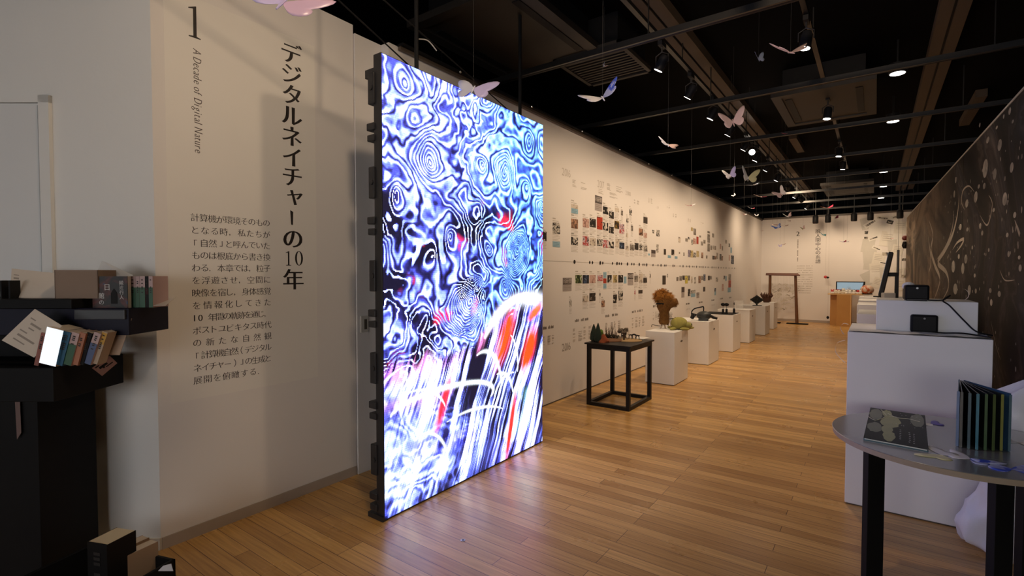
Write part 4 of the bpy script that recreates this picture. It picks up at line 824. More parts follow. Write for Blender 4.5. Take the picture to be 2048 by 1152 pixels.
# plate with stands
p0 = pz(1453, 628); t = thing('black_plate', 'flat black base plate on the third plinth', 'plate', (PL[2][0]-.30, PL[2][1]+.30, PZ)); MB().box(-.28, .285, -.29, .26, 0, .012).build('plate_board', BLACK, t, bevel=.002)
for k, (px, py, hh, bulb, lab) in enumerate([(1446, 627, .20, 1, 'left of the two black bulb topped stands on the black plate'), (1453, 627, .20, 1, 'right of the two black bulb topped stands on the black plate'), (1468, 626, .21, 0, 'slim black stand alone at the right of the black plate')]):
    p = at_z(px, py, PZ+.012); t = thing('small_stand', lab, 'stand', p, 0, 'small stands on the black plate')
    MB().lathe([(.028, 0), (.028, .01), (.022, .015), (.020, .09)], 12).build('stand_base', BLACK, t); MB().cyl((0, 0, .09), (0, 0, hh*.8), .006, n=8).build('rod', mat('bright_rod', (.45, .44, .42), .3, metal=.8), t)
    m = MB(); m.ball((0, 0, hh*.88), (.045, .04, .032) if bulb else (.010, .010, .03), 12, 8); m.build('tip', BLACK, t, smooth=True)
p = pz(1487, 619.5); tag(MB().box(-.16, .16, -.13, .13, 0, .004).build('paper_sheet', mat('white_paper', (.82, .81, .79), .6, .03), loc=p), 'white paper sheet lying on the fourth plinth along the wall', 'paper')
p = Vector((-2.5, 12.2, PZ)); tag(MB().box(-.10, .10, -.004, .004, 0, .18).build('acrylic_panel', mat('clear_acrylic', (.8, .78, .74), .1, .03, alpha=.25), loc=p), 'small clear acrylic panel standing on the fourth plinth', 'panel')  # plain upright clear panel, carries no sign
p = pz(1515, 613.5); p = on_y(1513.5, 612, 13.62); p.z = PZ; t = thing('diamond_sculpture', 'black lattice diamond sculpture standing on its point', 'sculpture', p)
MB().box(-.09, .11, -.05, .05, 0, .012).build('base_plate', BLACK, t); m = MB()
for q in range(9):
    for r_ in range(4):
        a = 1-abs(q-4)/4.6; x = (q-4)*.032; m.ball((x, 0, .145+(r_-1.5)*.055*a), (.022, .03, .026*a+.012), 8, 6)
m.cyl((0, 0, .01), (0, 0, .07), .02, n=8); m.build('lattice', mat('sculpture_black', (.015, .015, .014), .6, .3), t)
p = pz(1533, 605); rgj = [random.Random(6).uniform(.8, 1.15) for _ in range(30)]
t = thing('crown_pot', 'dark brown pot with jagged crown rim on the farthest wall plinth', 'pot', p)
m = MB(); m.lathe([(.07, 0), (.10, .05), (.115, .13), (.10, .17)], 18); m.build('pot_body', mat('brown_clay', lin('#4a2a1a'), .7, .2), t, smooth=True); m = MB()
for k in range(9):
    a = 2*PI*k/9; m.tube([(.10*math.cos(a), .10*math.sin(a), .15), (.14*math.cos(a), .14*math.sin(a), .20+.02*(k % 2)), (.13*math.cos(a), .13*math.sin(a), .25+.03*((k*3) % 2))], [.03, .028, .012], 7)
m.build('rim_points', mat('brown_clay', lin('#4a2a1a'), .7, .2), t)
# ---------------------------------------------------------------- white plinths on the right
BY = 3.895; bz = on_y(1695.6, 663.5, BY).z; bx0 = at_z(1689, 1005.6, 0).x; bx1 = on_y(1987, 681, BY).x
rowlab = ['large white plinth nearest on the right, glowing lavender, carrying the white box', 'white plinth directly behind the nearest right plinth', 'third white plinth back along the mural wall', 'fourth white plinth back along the mural wall, under the standing monitor', 'farthest white plinth along the mural wall']
plinth(bx1, BY, bx1-bx0, .72, bz, rowlab[0], 'white plinths along the mural wall', False)
ry = [at_z(1714, 627.5, bz), at_z(1714, 609, bz), at_z(1716, 601, bz), at_z(1718, 594.5, bz)]
for k, p in enumerate(ry): plinth(p.x+.72, p.y, .72, .72, bz, rowlab[k+1], 'white plinths along the mural wall', False)
q = at_z(1752, 661, bz); ub = Vector((q.x, q.y, bz)); uz = on_y(1752, 600, q.y).z; ux = on_y(1957, 605, q.y).x
t = thing('white_box', 'low white box stacked on the large lavender lit plinth', 'box', ((ub.x+ux)/2, ub.y+.2, bz))
MB().box(-(ux-ub.x)/2, (ux-ub.x)/2, -.2, .2, 0, uz-bz).build('box_body', WHITE, t, bevel=.003)
MB().box(-(ux-ub.x)/2+.01, (ux-ub.x)/2-.01, -.19, .19, uz-bz, uz-bz+.0015).build('top_sheet', mat('pale_sheet', (.74, .72, .68), .5, .05), t)
PRJ = mat('projector_black', (.007, .007, .008), .5, .1, spec=.15)
def projector(px0, px1, py0, py1, zb, lab, dep=.14):
    a = at_z(px0, py1, zb); b_ = at_z(px1, py1, zb); p = (a+b_)/2; d = p.dot(FV); w = (px1-px0)/FPX*d*.80; zt = at_d((px0+px1)/2, py0, d).z
    n = FV; t = thing('mini_projector', lab, 'projector', (p.x, p.y+dep/2, zb), RB(3))
    h = zt-zb; MB().box(-w/2, w/2, -dep/2, dep/2, .004, h).build('body', PRJ, t, bevel=.012); MB().box(-w*.42, w*.42, -dep*.42, dep*.42, 0, .005).build('foot_pad', BLACK, t)
    MB().cyl((0, -dep/2-.001, h*.80), (0, -dep/2+.004, h*.80), .006, n=14).build('lens', mat('grey_lens', (.10, .10, .11), .15), t)
    m = MB(); m.box(-w/2+.012, w/2-.012, -dep/2-.0006, -dep/2+.001, h*.06, h*.09); m.build('seam_line', STEEL, t)
    return t, w, h
zt_ = uz+.002
t1, w1, h1 = projector(1808, 1857, 570, 602, zt_, 'black mini projector on top of the low white box')
pp = at_z(1829, 588, zt_)
pl2 = at_z(1846, 667, bz)
t2, w2, h2 = projector(1820, 1874, 630, 667, bz, 'black mini projector in front of the low white box on the plinth')
m = MB(); m.tube([(w2/2-.004, .0, h2*.82), (w2/2+.022, .0, h2*.66), (w2/2+.024, 0, h2*.48), (w2/2-.004, 0, h2*.30)], .006, 8); m.build('side_handle', STEEL, t2)
m = MB(); m.tube([(.05*math.cos(a)-.02, .02, h2-.004+.028*math.sin(a)) for a in [PI*k/10 for k in range(11)]], .003, 6); m.build('top_handle', mat('pale_wire_handle', (.6, .6, .62), .4), t2)
m = MB(); m.ball((-.035, .02, h1-.01), (.035, .03, .028), 14, 8); m.build('top_cap', mat('white_cap', (.7, .7, .7), .4, .03), t1)
# cables
def cab(name, lab, pts, r, m, col='cable'):
    c0 = pts[0]; return tag(MB().tube(curve([tuple(p-c0) for p in pts], 8), r, 7).build(name, m, loc=c0), lab, col)
E1 = on_y(1955, 664, q.y-.03); BK2 = MATTE
cab('power_cable', 'black cable from the upper mini projector arching over and down the white box', [at_z(1856, 600, zt_+.005), at_z(1885, 600, zt_+.008), on_y(1900, 591, q.y+.03), at_z(1886, 601, zt_+.006), on_y(1900, 612, q.y-.012), on_y(1930, 643, q.y-.014), on_y(1953, 663, q.y-.02), at_z(1985, 671, bz+.006)], .0045, BK2)
cab('power_cable', 'black cable from the lower mini projector to the plinth back edge', [at_z(1873, 665, bz+.018), at_z(1890, 666, bz+.018), at_z(1910, 666, bz+.026), at_z(1930, 667, bz+.026), at_z(1950, 670, bz+.018), at_z(1982, 675, bz+.014)], .0045, BK2)
m = MB(); c0 = at_z(1925, 600, zt_); pts = [(.03*math.cos(a)*1.0, .0, .036+.036*math.sin(a)) for a in [math.radians(x) for x in range(-100, 110, 15)]]
for k in range(len(pts)-1):
    a, b_ = pts[k], pts[k+1]; m.add([(a[0], -.015, a[2]), (b_[0], -.015, b_[2]), (b_[0], .015, b_[2]), (a[0], .015, a[2])], [(0, 1, 2, 3)])
tag(m.build('paper_curl', mat('white_film', (.74, .74, .76), .4, .03), loc=c0), 'white curled paper strip standing at the right of the low white box top', 'paper')
# film sheet on the plinth top with curls over the edge
m = MB(); w_ = bx1-bx0; n = 14
rg = random.Random(3); g = [[.004+.006*rg.random() for _ in range(n)] for _ in range(6)]
for r_ in range(6):
    for k in range(n): m.v.append((bx0+.005+(w_-.01)*k/(n-1), BY+.01+(ub.y-.01-BY-.01)*r_/5, bz+g[r_][k]))
for r_ in range(5):
    for k in range(n-1): m.f.append((r_*n+k, r_*n+k+1, (r_+1)*n+k+1, (r_+1)*n+k))
tag(m.build('film_sheet', mat('crinkled_film', (.70, .68, .66), .4, .10, 8)), 'crinkled pale film sheet covering the top of the large right plinth', 'sheet')
m = MB(); base = at_z(1697, 650, bz)
for (pts, wd) in (([(0,0,.005),(-.03,0,.01),(-.05,0,-.02),(-.035,0,-.06),(-.025,0,-.07)], .05), ([(-.006,-.3,-.08),(-.05,-.32,-.10),(-.06,-.32,-.16),(-.03,-.3,-.21),(-.004,-.3,-.235)], .03)):
    C_ = curve(pts, 6)
    for k in range(len(C_)-1):
        a, b_ = C_[k], C_[k+1]; m.add([(a[0], a[1]-wd/2, a[2]), (b_[0], b_[1]-wd/2, b_[2]), (b_[0], b_[1]+wd/2, b_[2]), (a[0], a[1]+wd/2, a[2])], [(0, 1, 2, 3)])
tag(m.build('film_curl', mat('white_film', (.74, .74, .76), .4, .03), loc=base), 'pale film strip curling off the left edge of the large right plinth', 'film strip')
# monitor seen from its edge on the fourth plinth, and small things there
mp_ = at_z(1782, 597, bz); d = mp_.dot(FV)
t = thing('computer_monitor', 'black monitor seen edge on, tilted back on its stand among the right plinths', 'monitor', mp_, math.radians(-2))
sc = d/FPX
M_ = Matrix.Translation((-.12, 0, .04)) @ Matrix.Rotation(math.radians(10), 4, 'Y')
MB().box(-.03, .022, -.30, .30, .0, 88*sc, M_).build('panel', MATTE, t, bevel=.004)
MB().box(-.036, -.031, -.29, .29, .015, 86*sc, M_).build('screen', mat('dark_screen_glass', (.02, .02, .025), .1), t)
m = MB(); m.box(.04, .09, -.03, .03, .0, 50*sc); m.box(-.05, .085, -.03, .03, 44*sc, 52*sc); m.build('stand_post', MATTE, t, bevel=.004); m = MB(); m.box(-.13, .13, -.12, .12, 0, .012); m.build('stand_base', MATTE, t)
p = at_z(1772, 597, bz-.0); tag(MB().box(-.075, .075, -.05, .05, 0, .10).build('grey_speaker', mat('speaker_grey', (.30, .29, .29), .5, .05), loc=(p.x+.02, p.y-.40, bz), rot=(0, 0, .4), bevel=.012), 'small grey box speaker in front of the tilted monitor', 'speaker')
p = Vector((ry[3].x+.30, ry[3].y+.25, bz)); tag(MB().box(-.10, .10, -.06, .06, 0, .02).build('black_tablet', MATTE, loc=p, rot=(0, 0, YAW)), 'flat black tablet lying left of the tilted monitor', 'tablet')
p = Vector((ry[3].x+.22, ry[3].y+.55, bz)); tag(MB().box(-.16, .16, -.10, .10, 0, .006).build('caption_card', mat('white_card', (.75, .73, .70), .5, .03), loc=p), 'cream caption card on the farthest plinth of the mural row', 'card')

# ---------------------------------------------------------------- wooden pedestal with monitor and toys at the back
PY = 17.17; pw0, pw1 = on_y(1673, 620, PY).x, on_y(1700.5, 620, PY).x; pzt = on_y(1690, 588, PY).z; wl = on_y(1656, 620, PY+.25).x; wr = on_y(1716, 620, PY).x
BIR = mat('birch_ply', lin('#c08e4c'), .5, .12, 5); BIR2 = mat('birch_edge', lin('#d8b37c'), .5, .1)
t = thing('wooden_pedestal', 'honey coloured plywood pedestal table in front of the back wall', 'pedestal', ((wl+wr)/2, PY+.3, 0)); cx = (wl+wr)/2
MB().box(pw0-cx, pw1-cx, -.3, .3, 0, pzt-.025).build('body', BIR, t, bevel=.003)
MB().box(wl-cx, wr-cx+.1, -.3, .32, pzt-.025, pzt).build('top_board', BIR2, t)
MB().box(pw1-cx, pw1-cx+.02, -.305, .3, 0, pzt-.025).build('side_board', BIR2, t)
MB().box(wl-cx+.05, pw0-cx, -.02, .3, 0, pzt-.025).build('side_panel', BIR, t)
p = on_y(1701, 583, PY+.42); a = on_y(1671.5, 563, PY+.42); b_ = on_y(1730.5, 563, PY+.42); zlo = on_y(1701, 581.5, PY+.42).z
t = thing('computer_monitor', 'wide monitor showing a pale blue picture behind the row of toys', 'monitor', ((a.x+b_.x)/2, PY+.52, pzt)); w = b_.x-a.x; h0, h1 = zlo-pzt, a.z-pzt
MB().box(-w/2, w/2, 0, .03, h0, h1).build('bezel', MATTE, t, bevel=.004)
MB().box(-w/2+.03, w/2-.04, -.003, .002, h0+.03, h1-.025).build('screen', mat('lit_blue_screen', (.05, .06, .07), .3, emit=.62, emcol=(.36, .50, .58)), t)
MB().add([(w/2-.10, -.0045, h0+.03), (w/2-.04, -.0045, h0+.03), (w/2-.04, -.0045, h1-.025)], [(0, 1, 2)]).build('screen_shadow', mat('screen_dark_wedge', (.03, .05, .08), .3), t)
MB().box(-.06, .06, .01, .05, .012, h0+.01).build('stand_post', MATTE, t); MB().box(-.14, .14, -.06, .10, 0, .012).build('stand_base', MATTE, t)
TW = mat('toy_cream', (.72, .66, .55), .6, .05); TR = mat('toy_red', (.50, .04, .04), .4, .1); TWH = mat('toy_white', (.80, .78, .74), .5, .04)
toys = [(1664.5,'r','small red and white toy at the left end of the row on the pedestal'),(1672,'c','cream toy with a red spot, second in the row on the pedestal'),(1678,'c','plain cream toy, third in the row on the pedestal'),(1686.5,'t','taller cream toy at the dark gap in the row'),(1693,'w','round white toy left of the silver ornament'),(1700,'w','widest white toy below the silver ornament'),(1708,'w','white toy with a brown cap right of centre'),(1716,'r','dark red toy near the right of the row'),(1721,'w','low white toy at the right end of the row')]
for k, (px, kd, lab) in enumerate(toys):
    p = on_y(px, 586, PY+.08); t = thing('small_toy', lab, 'toy', (p.x, PY+.08, pzt), 0, 'row of small toys on the pedestal')
    hh = .15 if kd == 't' else .10; m1 = {'r': TR, 'c': TW, 't': TW, 'w': TWH}[kd]
    MB().lathe([(.035, 0), (.055, hh*.25), (.05, hh*.5), (.03, hh*.62)], 12).build('body', TWH if kd == 'r' else m1, t, smooth=True)
    MB().ball((0, 0, hh*.75), (.042, .04, .038), 10, 8).build('head', m1, t, smooth=True)
    m = MB()
    for s in (-1, 1): m.ball((s*.025, 0, hh*.75+.038), (.014, .012, .018), 8, 6)
    m.build('ears', TR if kd in 'rc' else m1, t)
p = on_y(1697, 586, PY+.16); m = MB()
for k in range(7): m.tube([(0, 0, .06), (.09*math.cos(.4+k*.45), 0, .10+.12*math.sin(.4+k*.45))], [.012, .002], 5)
m.lathe([(.04, 0), (.05, .04), (.03, .09)], 10); tag(m.build('silver_ornament', mat('silver_ornament_metal', (.55, .55, .56), .3, metal=.7), loc=(p.x, PY+.17, pzt)), 'spiky silver ornament in front of the blue monitor', 'ornament')
p = on_y(1734, 583, PY+.1); t = thing('orange_ball', 'orange and white mottled ball lantern at the right of the blue monitor', 'lantern', (p.x, PY+.14, pzt))
MB().lathe([(.08, 0), (.15, .06), (.165, .13), (.14, .20), (.07, .25)], 18, jag=lambda a, k: 1+.05*math.sin(6*a)).build('ball', two_tone('orange_white_mottle', '#b5552a', '#cfb9a6', 7, .5, .05), t, smooth=True)
MB().lathe([(.13, -.0), (.13, .02)], 16).build('base', BLACK, t)
# hanging bits on the back wall
for px, py, lab, m_ in ((1651, 554, 'red and black ball hanging on a thread before the back wall', 'red'), (1655.5, 635, 'small black weight on a thread low by the back wall', 'blk')):
    p = on_y(px, py, YB-.25); t = thing('hanging_ball', lab, 'ball', p); MB().ball((0, 0, 0), (.045, .045, .045) if m_ == 'red' else (.035, .035, .045), 12, 8).build('ball', TR if m_ == 'red' else MATTE, t, smooth=True)
    if m_ == 'red': MB().ball((.055, 0, -.015), (.04, .035, .03), 10, 8).build('black_lobe', BLACK, t)
    MB().cyl((0, 0, 0), (0, 0, CEIL-p.z), .0012, n=5).build('thread', mat('grey_thread', (.25, .23, .21), .6), t)
for k, px in enumerate((1797.5, 1805)):
    p = on_y(px, 440, YB-.35); tag(MB().cyl((0, 0, -1.6), (0, 0, CEIL-p.z), .004, n=5).build('hanging_wire', mat('pale_cord', (.45, .42, .37), .6), loc=p), ('left' if k == 0 else 'right')+' of the two pale cords hanging before the paper covered back wall', 'cord')
p = on_y(1796, 525, YB-.4); t = thing('metal_rod', 'dark upright metal rod hanging right of the tilted monitor', 'rod', (p.x, YB-.4, p.z)); MB().cyl((0, 0, -.35), (0, 0, .35), .03, n=10).build('rod', STEEL, t); MB().cyl((0, 0, .35), (0, 0, CEIL-p.z), .003, n=5).build('thread', STEEL, t)
# wooden gate stand with hanging paper strips
gy = 17.1; gl, gr = on_y(1539.5, 600, gy).x, on_y(1590, 600, gy).x; gz = on_y(1565, 552, gy).z
WD = mat('dark_stained_wood', lin('#6a4427'), .5, .2, 8)
t = thing('gate_stand', 'slim dark wooden gate shaped stand before the back wall', 'stand', ((gl+gr)/2, gy, 0)); hw = (gr-gl)/2
MB().add([(-hw-.10, -.14, gz+.02), (hw+.14, -.14, gz+.0), (hw+.05, .10, gz+.06), (-hw-.13, .10, gz+.07), (-hw-.10, -.14, gz+.045), (hw+.14, -.14, gz+.025), (hw+.05, .10, gz+.085), (-hw-.13, .10, gz+.095)], [(0,3,2,1),(4,5,6,7),(0,1,5,4),(1,2,6,5),(2,3,7,6),(3,0,4,7)]).build('top_board', mat('red_brown_board', lin('#5f3425'), .5, .2), t)
for s, nm in ((-1, .0), (1, .06)): MB().tube([(s*hw+nm, 0, .02), (s*hw, 0, gz+.05)], [.045, .038], 8).build('post', WD, t)
for s in (-1, 1): MB().box(s*hw+.05*(s > 0)-.26, s*hw+.05*(s > 0)+.30, -.09, .09, 0, .03).build('foot', BLACK, t)
rg = random.Random(12); c = Vector(((gl+gr)/2, gy+.02, 0))
t = thing('paper_mobile', 'tangle of white paper strips hung on threads inside the gate stand', 'mobile', c)
m = MB(); th = MB()
for k in range(100):
    x = rg.uniform(-hw*.93, hw*.93); z = gz-.25-rg.random()**1.0*.78; L_ = rg.uniform(.05, .13); a = rg.uniform(-1.2, 1.2); w_ = .012; y = rg.uniform(-.07, .07)
    dx_, dz_ = L_*math.cos(a), L_*math.sin(a); m.add([(x-dx_/2, y, z-dz_/2-w_), (x+dx_/2, y+.02, z+dz_/2-w_), (x+dx_/2, y+.02, z+dz_/2+w_), (x-dx_/2, y, z-dz_/2+w_)], [(0, 1, 2, 3)])
for k in range(16): x = -hw*.9+1.8*hw*k/15; th.cyl((x+rg.uniform(-.02, .02), 0, gz-rg.uniform(.5, 1.05)), (x, 0, gz+.05), .0012, n=4)
o = m.build('paper_strips', two_tone('paper_strip_print', '#d8d2c6', '#8b7f70', 4, .60, .05), t); o['kind'] = 'stuff'; th.build('threads', mat('mobile_thread', (.40, .36, .31), .7), t)

# ---------------------------------------------------------------- writing and papers on the back wall
MBk = backM(0, YB-.0015, 0)
def bw(px, py): p = on_y(px, py, YB-.0015); return p.x, p.z
h = MB(); ey = (bw(1636, 500)[1]-bw(1636, 520)[1])/20
for k, ch in enumerate('脱人間中心の系譜'):
    x, z = bw(1636, 462.5+k*8.6); em = 9.0*ey; put(h, ch, x, z, em*1.05, em, MBk, .016, -.008)
tag(h.build('back_title', INK), 'vertical Japanese title 脱人間中心の系譜 on the back wall', 'lettering')
h = MB(); x, z = bw(1597, 466); tmp = MB(); line_text(tmp, '2', 0, 0, 9.5*ey*1.35, Matrix.Identity(4), vert=.016, horiz=-.01); h.add([(v[0]+x-.06, v[1]+z-.09, 0) for v in tmp.v], tmp.f, MBk)
tag(h.build('chapter_numeral', INK), 'serif numeral 2 beside the title on the back wall', 'lettering')
h = MB(); x, z0 = bw(1596, 475); z1 = bw(1596, 523)[1]; rg = random.Random(2)
zz = z0
while zz > z1:
    s = rg.uniform(.02, .05)
    if rg.random() < .86: h.box(x-.012, x+.012, zz-s, zz, 0, .0004, MBk)
    zz -= s+.012
tag(h.build('back_subtitle', GINK), 'tiny line of grey type running down under the numeral 2', 'lettering')
h = MB(); x0, zt_ = bw(1594, 532); x1, zb_ = bw(1625, 586)
for r_ in range(13):
    z = zt_+(zb_-zt_)*r_/12
    for k in range(12):
        if rg.random() < .9: xx = x0+(x1-x0)*k/12; h.box(xx, xx+(x1-x0)/12*rg.uniform(.45, .75), z-.012, z+.012, 0, .0004, MBk)
tag(h.build('back_paragraph', LINK), 'pale paragraph of small type under the title on the back wall', 'lettering')
PAP = [mat('pale_paper_'+c, v, .6, .04) for c, v in (('warm', (.76, .73, .66)), ('white', (.82, .80, .75)), ('grey', (.64, .62, .57)))]
PHB = two_tone('paper_photo', '#2c2722', '#b9b0a2', 10, .52, .05)
sheets = [(1733,447,'w',18,-12),(1742,446,'d',26,-35),(1766,436,'d',24,12),(1780,444,'p',14,20),(1795,433,'d',20,-15),(1734,465,'p',11,0),(1750,459,'w',20,6),(1732,476,'p',9,0),(1748,476,'d',19,-22),(1760,470,'w',16,14),(1770,460,'w',20,-8),(1775,478,'w',22,10),(1790,470,'w',20,-12),(1801,455,'w',18,6),(1736,492,'w',20,8),(1754,497,'d',17,28),(1770,508,'p',12,4),(1740,512,'w',22,-5),(1757,517,'w',18,10),(1767,526,'d',14,15),(1739,528,'w',18,5),(1752,540,'w',20,-3),(1752,553,'w',19,0),(1738,556,'w',20,-30),(1735,563,'p',8,30),(1756,566,'w',16,18),(1770,545,'w',16,-6),(1795,500,'w',16,9),(1804,486,'w',14,-7),(1808,519,'p',9,3),(1807,552,'p',9,-4),(1798,545,'w',15,8),(1786,490,'w',16,-4),(1800,570,'w',16,5)]
rowsS = sorted(sheets, key=lambda s: (s[1]//34, s[0])); cnt = {}
bandw = {12: 'top', 13: 'second', 14: 'third', 15: 'fourth', 16: 'lowest'}
for px, py, kd, sz, a in rowsS:
    bnd = py//34; cnt[bnd] = cnt.get(bnd, 0)+1; x, z = bw(px, py); u = ey*sz
    w_, h_ = (u*1.0, u*1.25) if kd == 'w' else (u*.95, u*.34) if kd == 'd' else (u*.7, u*.5)
    Mx = Matrix.Rotation(math.radians(a), 4, 'Y'); yo = .002+.0007*cnt[bnd]+.001*(bnd % 3)
    o = MB().box(-w_/2, w_/2, 0, .0025, -h_/2, h_/2, Mx).build('pinned_sheet', PAP[(px+py) % 3] if kd != 'p' else PHB, loc=(x, YB-.0025-yo+.002, z))
    dsc = {'w': 'pale paper sheet', 'd': 'pale strip with a dark line drawing', 'p': 'small dark photo print'}[kd]
    tag(o, '%s, %s from left, %s band of back wall papers' % (dsc, ordn(cnt[bnd]-1), bandw[bnd]), 'paper', 'papers pinned on the back wall')
    if kd == 'd':
        b = MB(); b.box(-w_*.38, w_*.30, -.0012, 0, -h_*.20, h_*.16, Mx); b.build('drawing', PHB, o)
    elif kd == 'w' and (px*7+py) % 3 == 0:
        b = MB()
        for r_ in range(4): b.box(-w_*.35, w_*.3, -.0012, 0, h_*(.3-.14*r_)-.006, h_*(.3-.14*r_)+.006, Mx)
        b.build('printed_text', LINK, o)
# small dark ornaments on the end of the mural partition
for px, py, r_, m_, lab in ((1812, 476, .07, 'r', 'dark red ball fixed at the end of the mural partition'), (1811, 490, .06, 'k', 'black clump under the red ball at the end of the mural partition')):
    e = MBp+Vector((-.09, .02, 0)); z = on_y(px, py, 17.05).z; p = on_y(px, py, 17.05)
    tag(MB().ball((0, 0, 0), (r_, r_, r_*(1 if m_ == 'r' else 1.5)), 12, 9, noise=.0 if m_ == 'r' else .4).build('wall_ornament', mat('dark_red_gloss', (.10, .012, .012), .3) if m_ == 'r' else BLACK, loc=(MBp.x-.03, 17.03, p.z)), lab, 'ornament')

# ---------------------------------------------------------------- round table at the right front
tcx, tcy, tr, tzt = .31, 3.175, .485, .70
MET = mat('grey_metal_top', (.46, .455, .46), .24, .06, 5, metal=.6); RIM = mat('plywood_rim', (.34, .27, .20), .5, .1)
LEG = mat('black_flat_leg', (.007, .007, .007), .5, .2, spec=.15)
t = thing('round_table', 'round grey metal topped table on flat black legs at the right front', 'table', (tcx, tcy, 0))
MB().lathe([(tr-.002, tzt-.004), (tr, tzt-.002), (tr-.002, tzt)], 72).build('tabletop', MET, t)
MB().lathe([(tr-.012, tzt-.030), (tr-.004, tzt-.028), (tr-.002, tzt-.004)], 72).build('rim', RIM, t)
def leg(px, py, wpx, zt):
    p = at_z(px, py, zt); d = p.dot(FV); w = wpx/FPX*d
    return p, w
for k, (px, py, wpx) in enumerate(((1752, 893, 34), (2008, 963, 38), (2063, 940, 34))):
    p, w = leg(px, py, wpx, tzt-.03); o = MB().box(-w/2, w/2, -.008, .03, .0, tzt-.03).build('leg', LEG, t, loc=(p.x-tcx, p.y-tcy, 0), rot=(0, 0, YAW), bevel=.002)
pa, pb = leg(1752, 893, 34, tzt-.03)[0], leg(2008, 963, 38, tzt-.03)[0]; pc = leg(2063, 940, 34, tzt-.03)[0]
for a, b_ in ((pa, pb), (pa, pc)):
    dv = (b_-a); dv.z = 0; ang = math.atan2(dv.y, dv.x); MB().box(0, dv.length, -.012, .03, 0, .022).build('floor_bar', LEG, t, loc=(a.x-tcx, a.y-tcy, 0), rot=(0, 0, ang))
# picture book lying flat
c4 = [at_z(x, y, tzt+.012) for x, y in ((1741, 815), (1850, 831), (1857, 899), (1727, 875))]; c = sum(c4, Vector())/4; c.z = tzt
t = thing('picture_book', 'picture book lying flat with an olive creature on a dark cover', 'book', c)
o4 = [p-c for p in c4]
def quad_slab(z0, z1, sc_=1.0, shift=Vector((0, 0, 0))):
    P_ = [Vector((p.x*sc_, p.y*sc_, 0))+shift for p in o4]; return MB().add([(p.x, p.y, z0) for p in P_]+[(p.x, p.y, z1) for p in P_], [(0,1,2,3),(7,6,5,4),(0,4,5,1),(1,5,6,2),(2,6,7,3),(3,7,4,0)])
TEAL = mat('teal_cover_edge', (.05, .16, .20), .4, .1)
quad_slab(0, .002).build('back_cover', TEAL, t); quad_slab(.002, .010, .97).build('pages', mat('white_pages', (.70, .70, .70), .6, .03), t)
quad_slab(.010, .0125).build('front_cover', mat('charcoal_cover', (.022, .026, .024), .5, .2, spec=.25), t)
def on_cover(u, v, z=.0130): p = o4[0]*(1-u)*(1-v)+o4[1]*u*(1-v)+o4[2]*u*v+o4[3]*(1-u)*v; return (p.x, p.y, z)
OL = mat('olive_print', lin('#8f9150'), .3, .25, 20); OLD = mat('dark_olive_print', (.10, .11, .04), .3, .3, 15)
def blob(mb, u, v, ru, rv, seed, z=.0131, jag=.25):
    rg = random.Random(seed); mb.add([on_cover(u+ru*(1+jag*(rg.random()-.5))*math.cos(2*PI*k/18), v+rv*(1+jag*(rg.random()-.5))*math.sin(2*PI*k/18), z) for k in range(18)], [tuple(range(18))])
m = MB(); blob(m, .13, .22, .12, .20, 1, .0128); blob(m, .15, .65, .13, .15, 7, .0128); blob(m, .86, .22, .12, .22, 3, .0128); m.build('dark_olive_shapes', OLD, t)
m = MB(); blob(m, .40, .40, .17, .20, 2); blob(m, .32, .14, .09, .12, 5, .0132); blob(m, .40, .84, .10, .14, 6, .0133); blob(m, .36, .66, .10, .12, 9, .0134); m.build('olive_creature', OL, t)
m = MB()
for pts in ([(.0,.36),(.12,.44),(.22,.38),(.35,.24),(.5,.22)], [(.34,.14),(.5,.24),(.7,.22),(.9,.26)], [(.20,.03),(.25,.1),(.32,.22)]):
    m.tube([on_cover(u, v, .0138) for u, v in curve(pts, 6)], .0016, 5)
m.build('pale_tendrils', mat('cream_print', (.62, .60, .45), .4), t)
m = MB(); rg = random.Random(5)
for u0, v0 in ((.57, .62), (.72, .66), (.79, .68)):
    for k in range(6): q_ = on_cover(u0+.01*rg.random(), v0+.05*k, .0138); m.ball(q_, (.004, .006, .0003), 6, 4)
for k in range(14): q_ = on_cover(rg.uniform(.5, .95), rg.uniform(.05, .5), .0137); m.ball(q_, (.0025, .0035, .0003), 6, 4)
m.build('cover_lettering', mat('grey_white_print', (.50, .50, .50), .4), t)
# board book standing fanned open
a = at_z(1912, 893, tzt); hinge = at_z(1909, 862, tzt); dpt = a.dot(FV); hb = at_d(1914, 771, at_z(1911, 875, tzt).dot(FV)).z-tzt
t = thing('board_book', 'board book standing fanned open with dark and teal pages on the round table', 'book', at_z(1922, 870, tzt))
base = Vector(t.location); ends = [(1914, 894), (1921, 896), (1937, 899), (1953, 901), (1970, 902), (1986, 903), (2002, 903), (2018, 904)]
cols = [lin('#5b6f94'), lin('#3a3733'), lin('#16404e'), lin('#2c6f84'), lin('#46603f'), lin('#4b5a30'), lin('#8a8a4a'), lin('#5c7580')]
sp0 = at_z(1916, 861, tzt); sp1 = at_z(1926, 863, tzt)
for k, (px, py) in enumerate(ends):
    e = at_z(px, py-1, tzt)-base; s = (sp0*(1-k/7)+sp1*(k/7))-base; dv = e-s; dv.z = 0; ang = math.atan2(dv.y, dv.x); L_ = dv.length
    cover = k in (0, 7)
    o = MB().box(0, L_, -.0022, .0022, 0, hb+(.004 if cover else 0)).build('cover' if cover else 'page', mat('board_page_%d' % k, (.016, .020, .022) if not cover else lin('#31506e'), .3, .25, 12), t, loc=s, rot=(0, 0, ang))
    MB().box(L_-.0004, L_+.0012, -.0052, .0052, .002, hb-.002).build('page_edge', mat('board_edge_%d' % k, cols[k], .35, .25, 18), o)
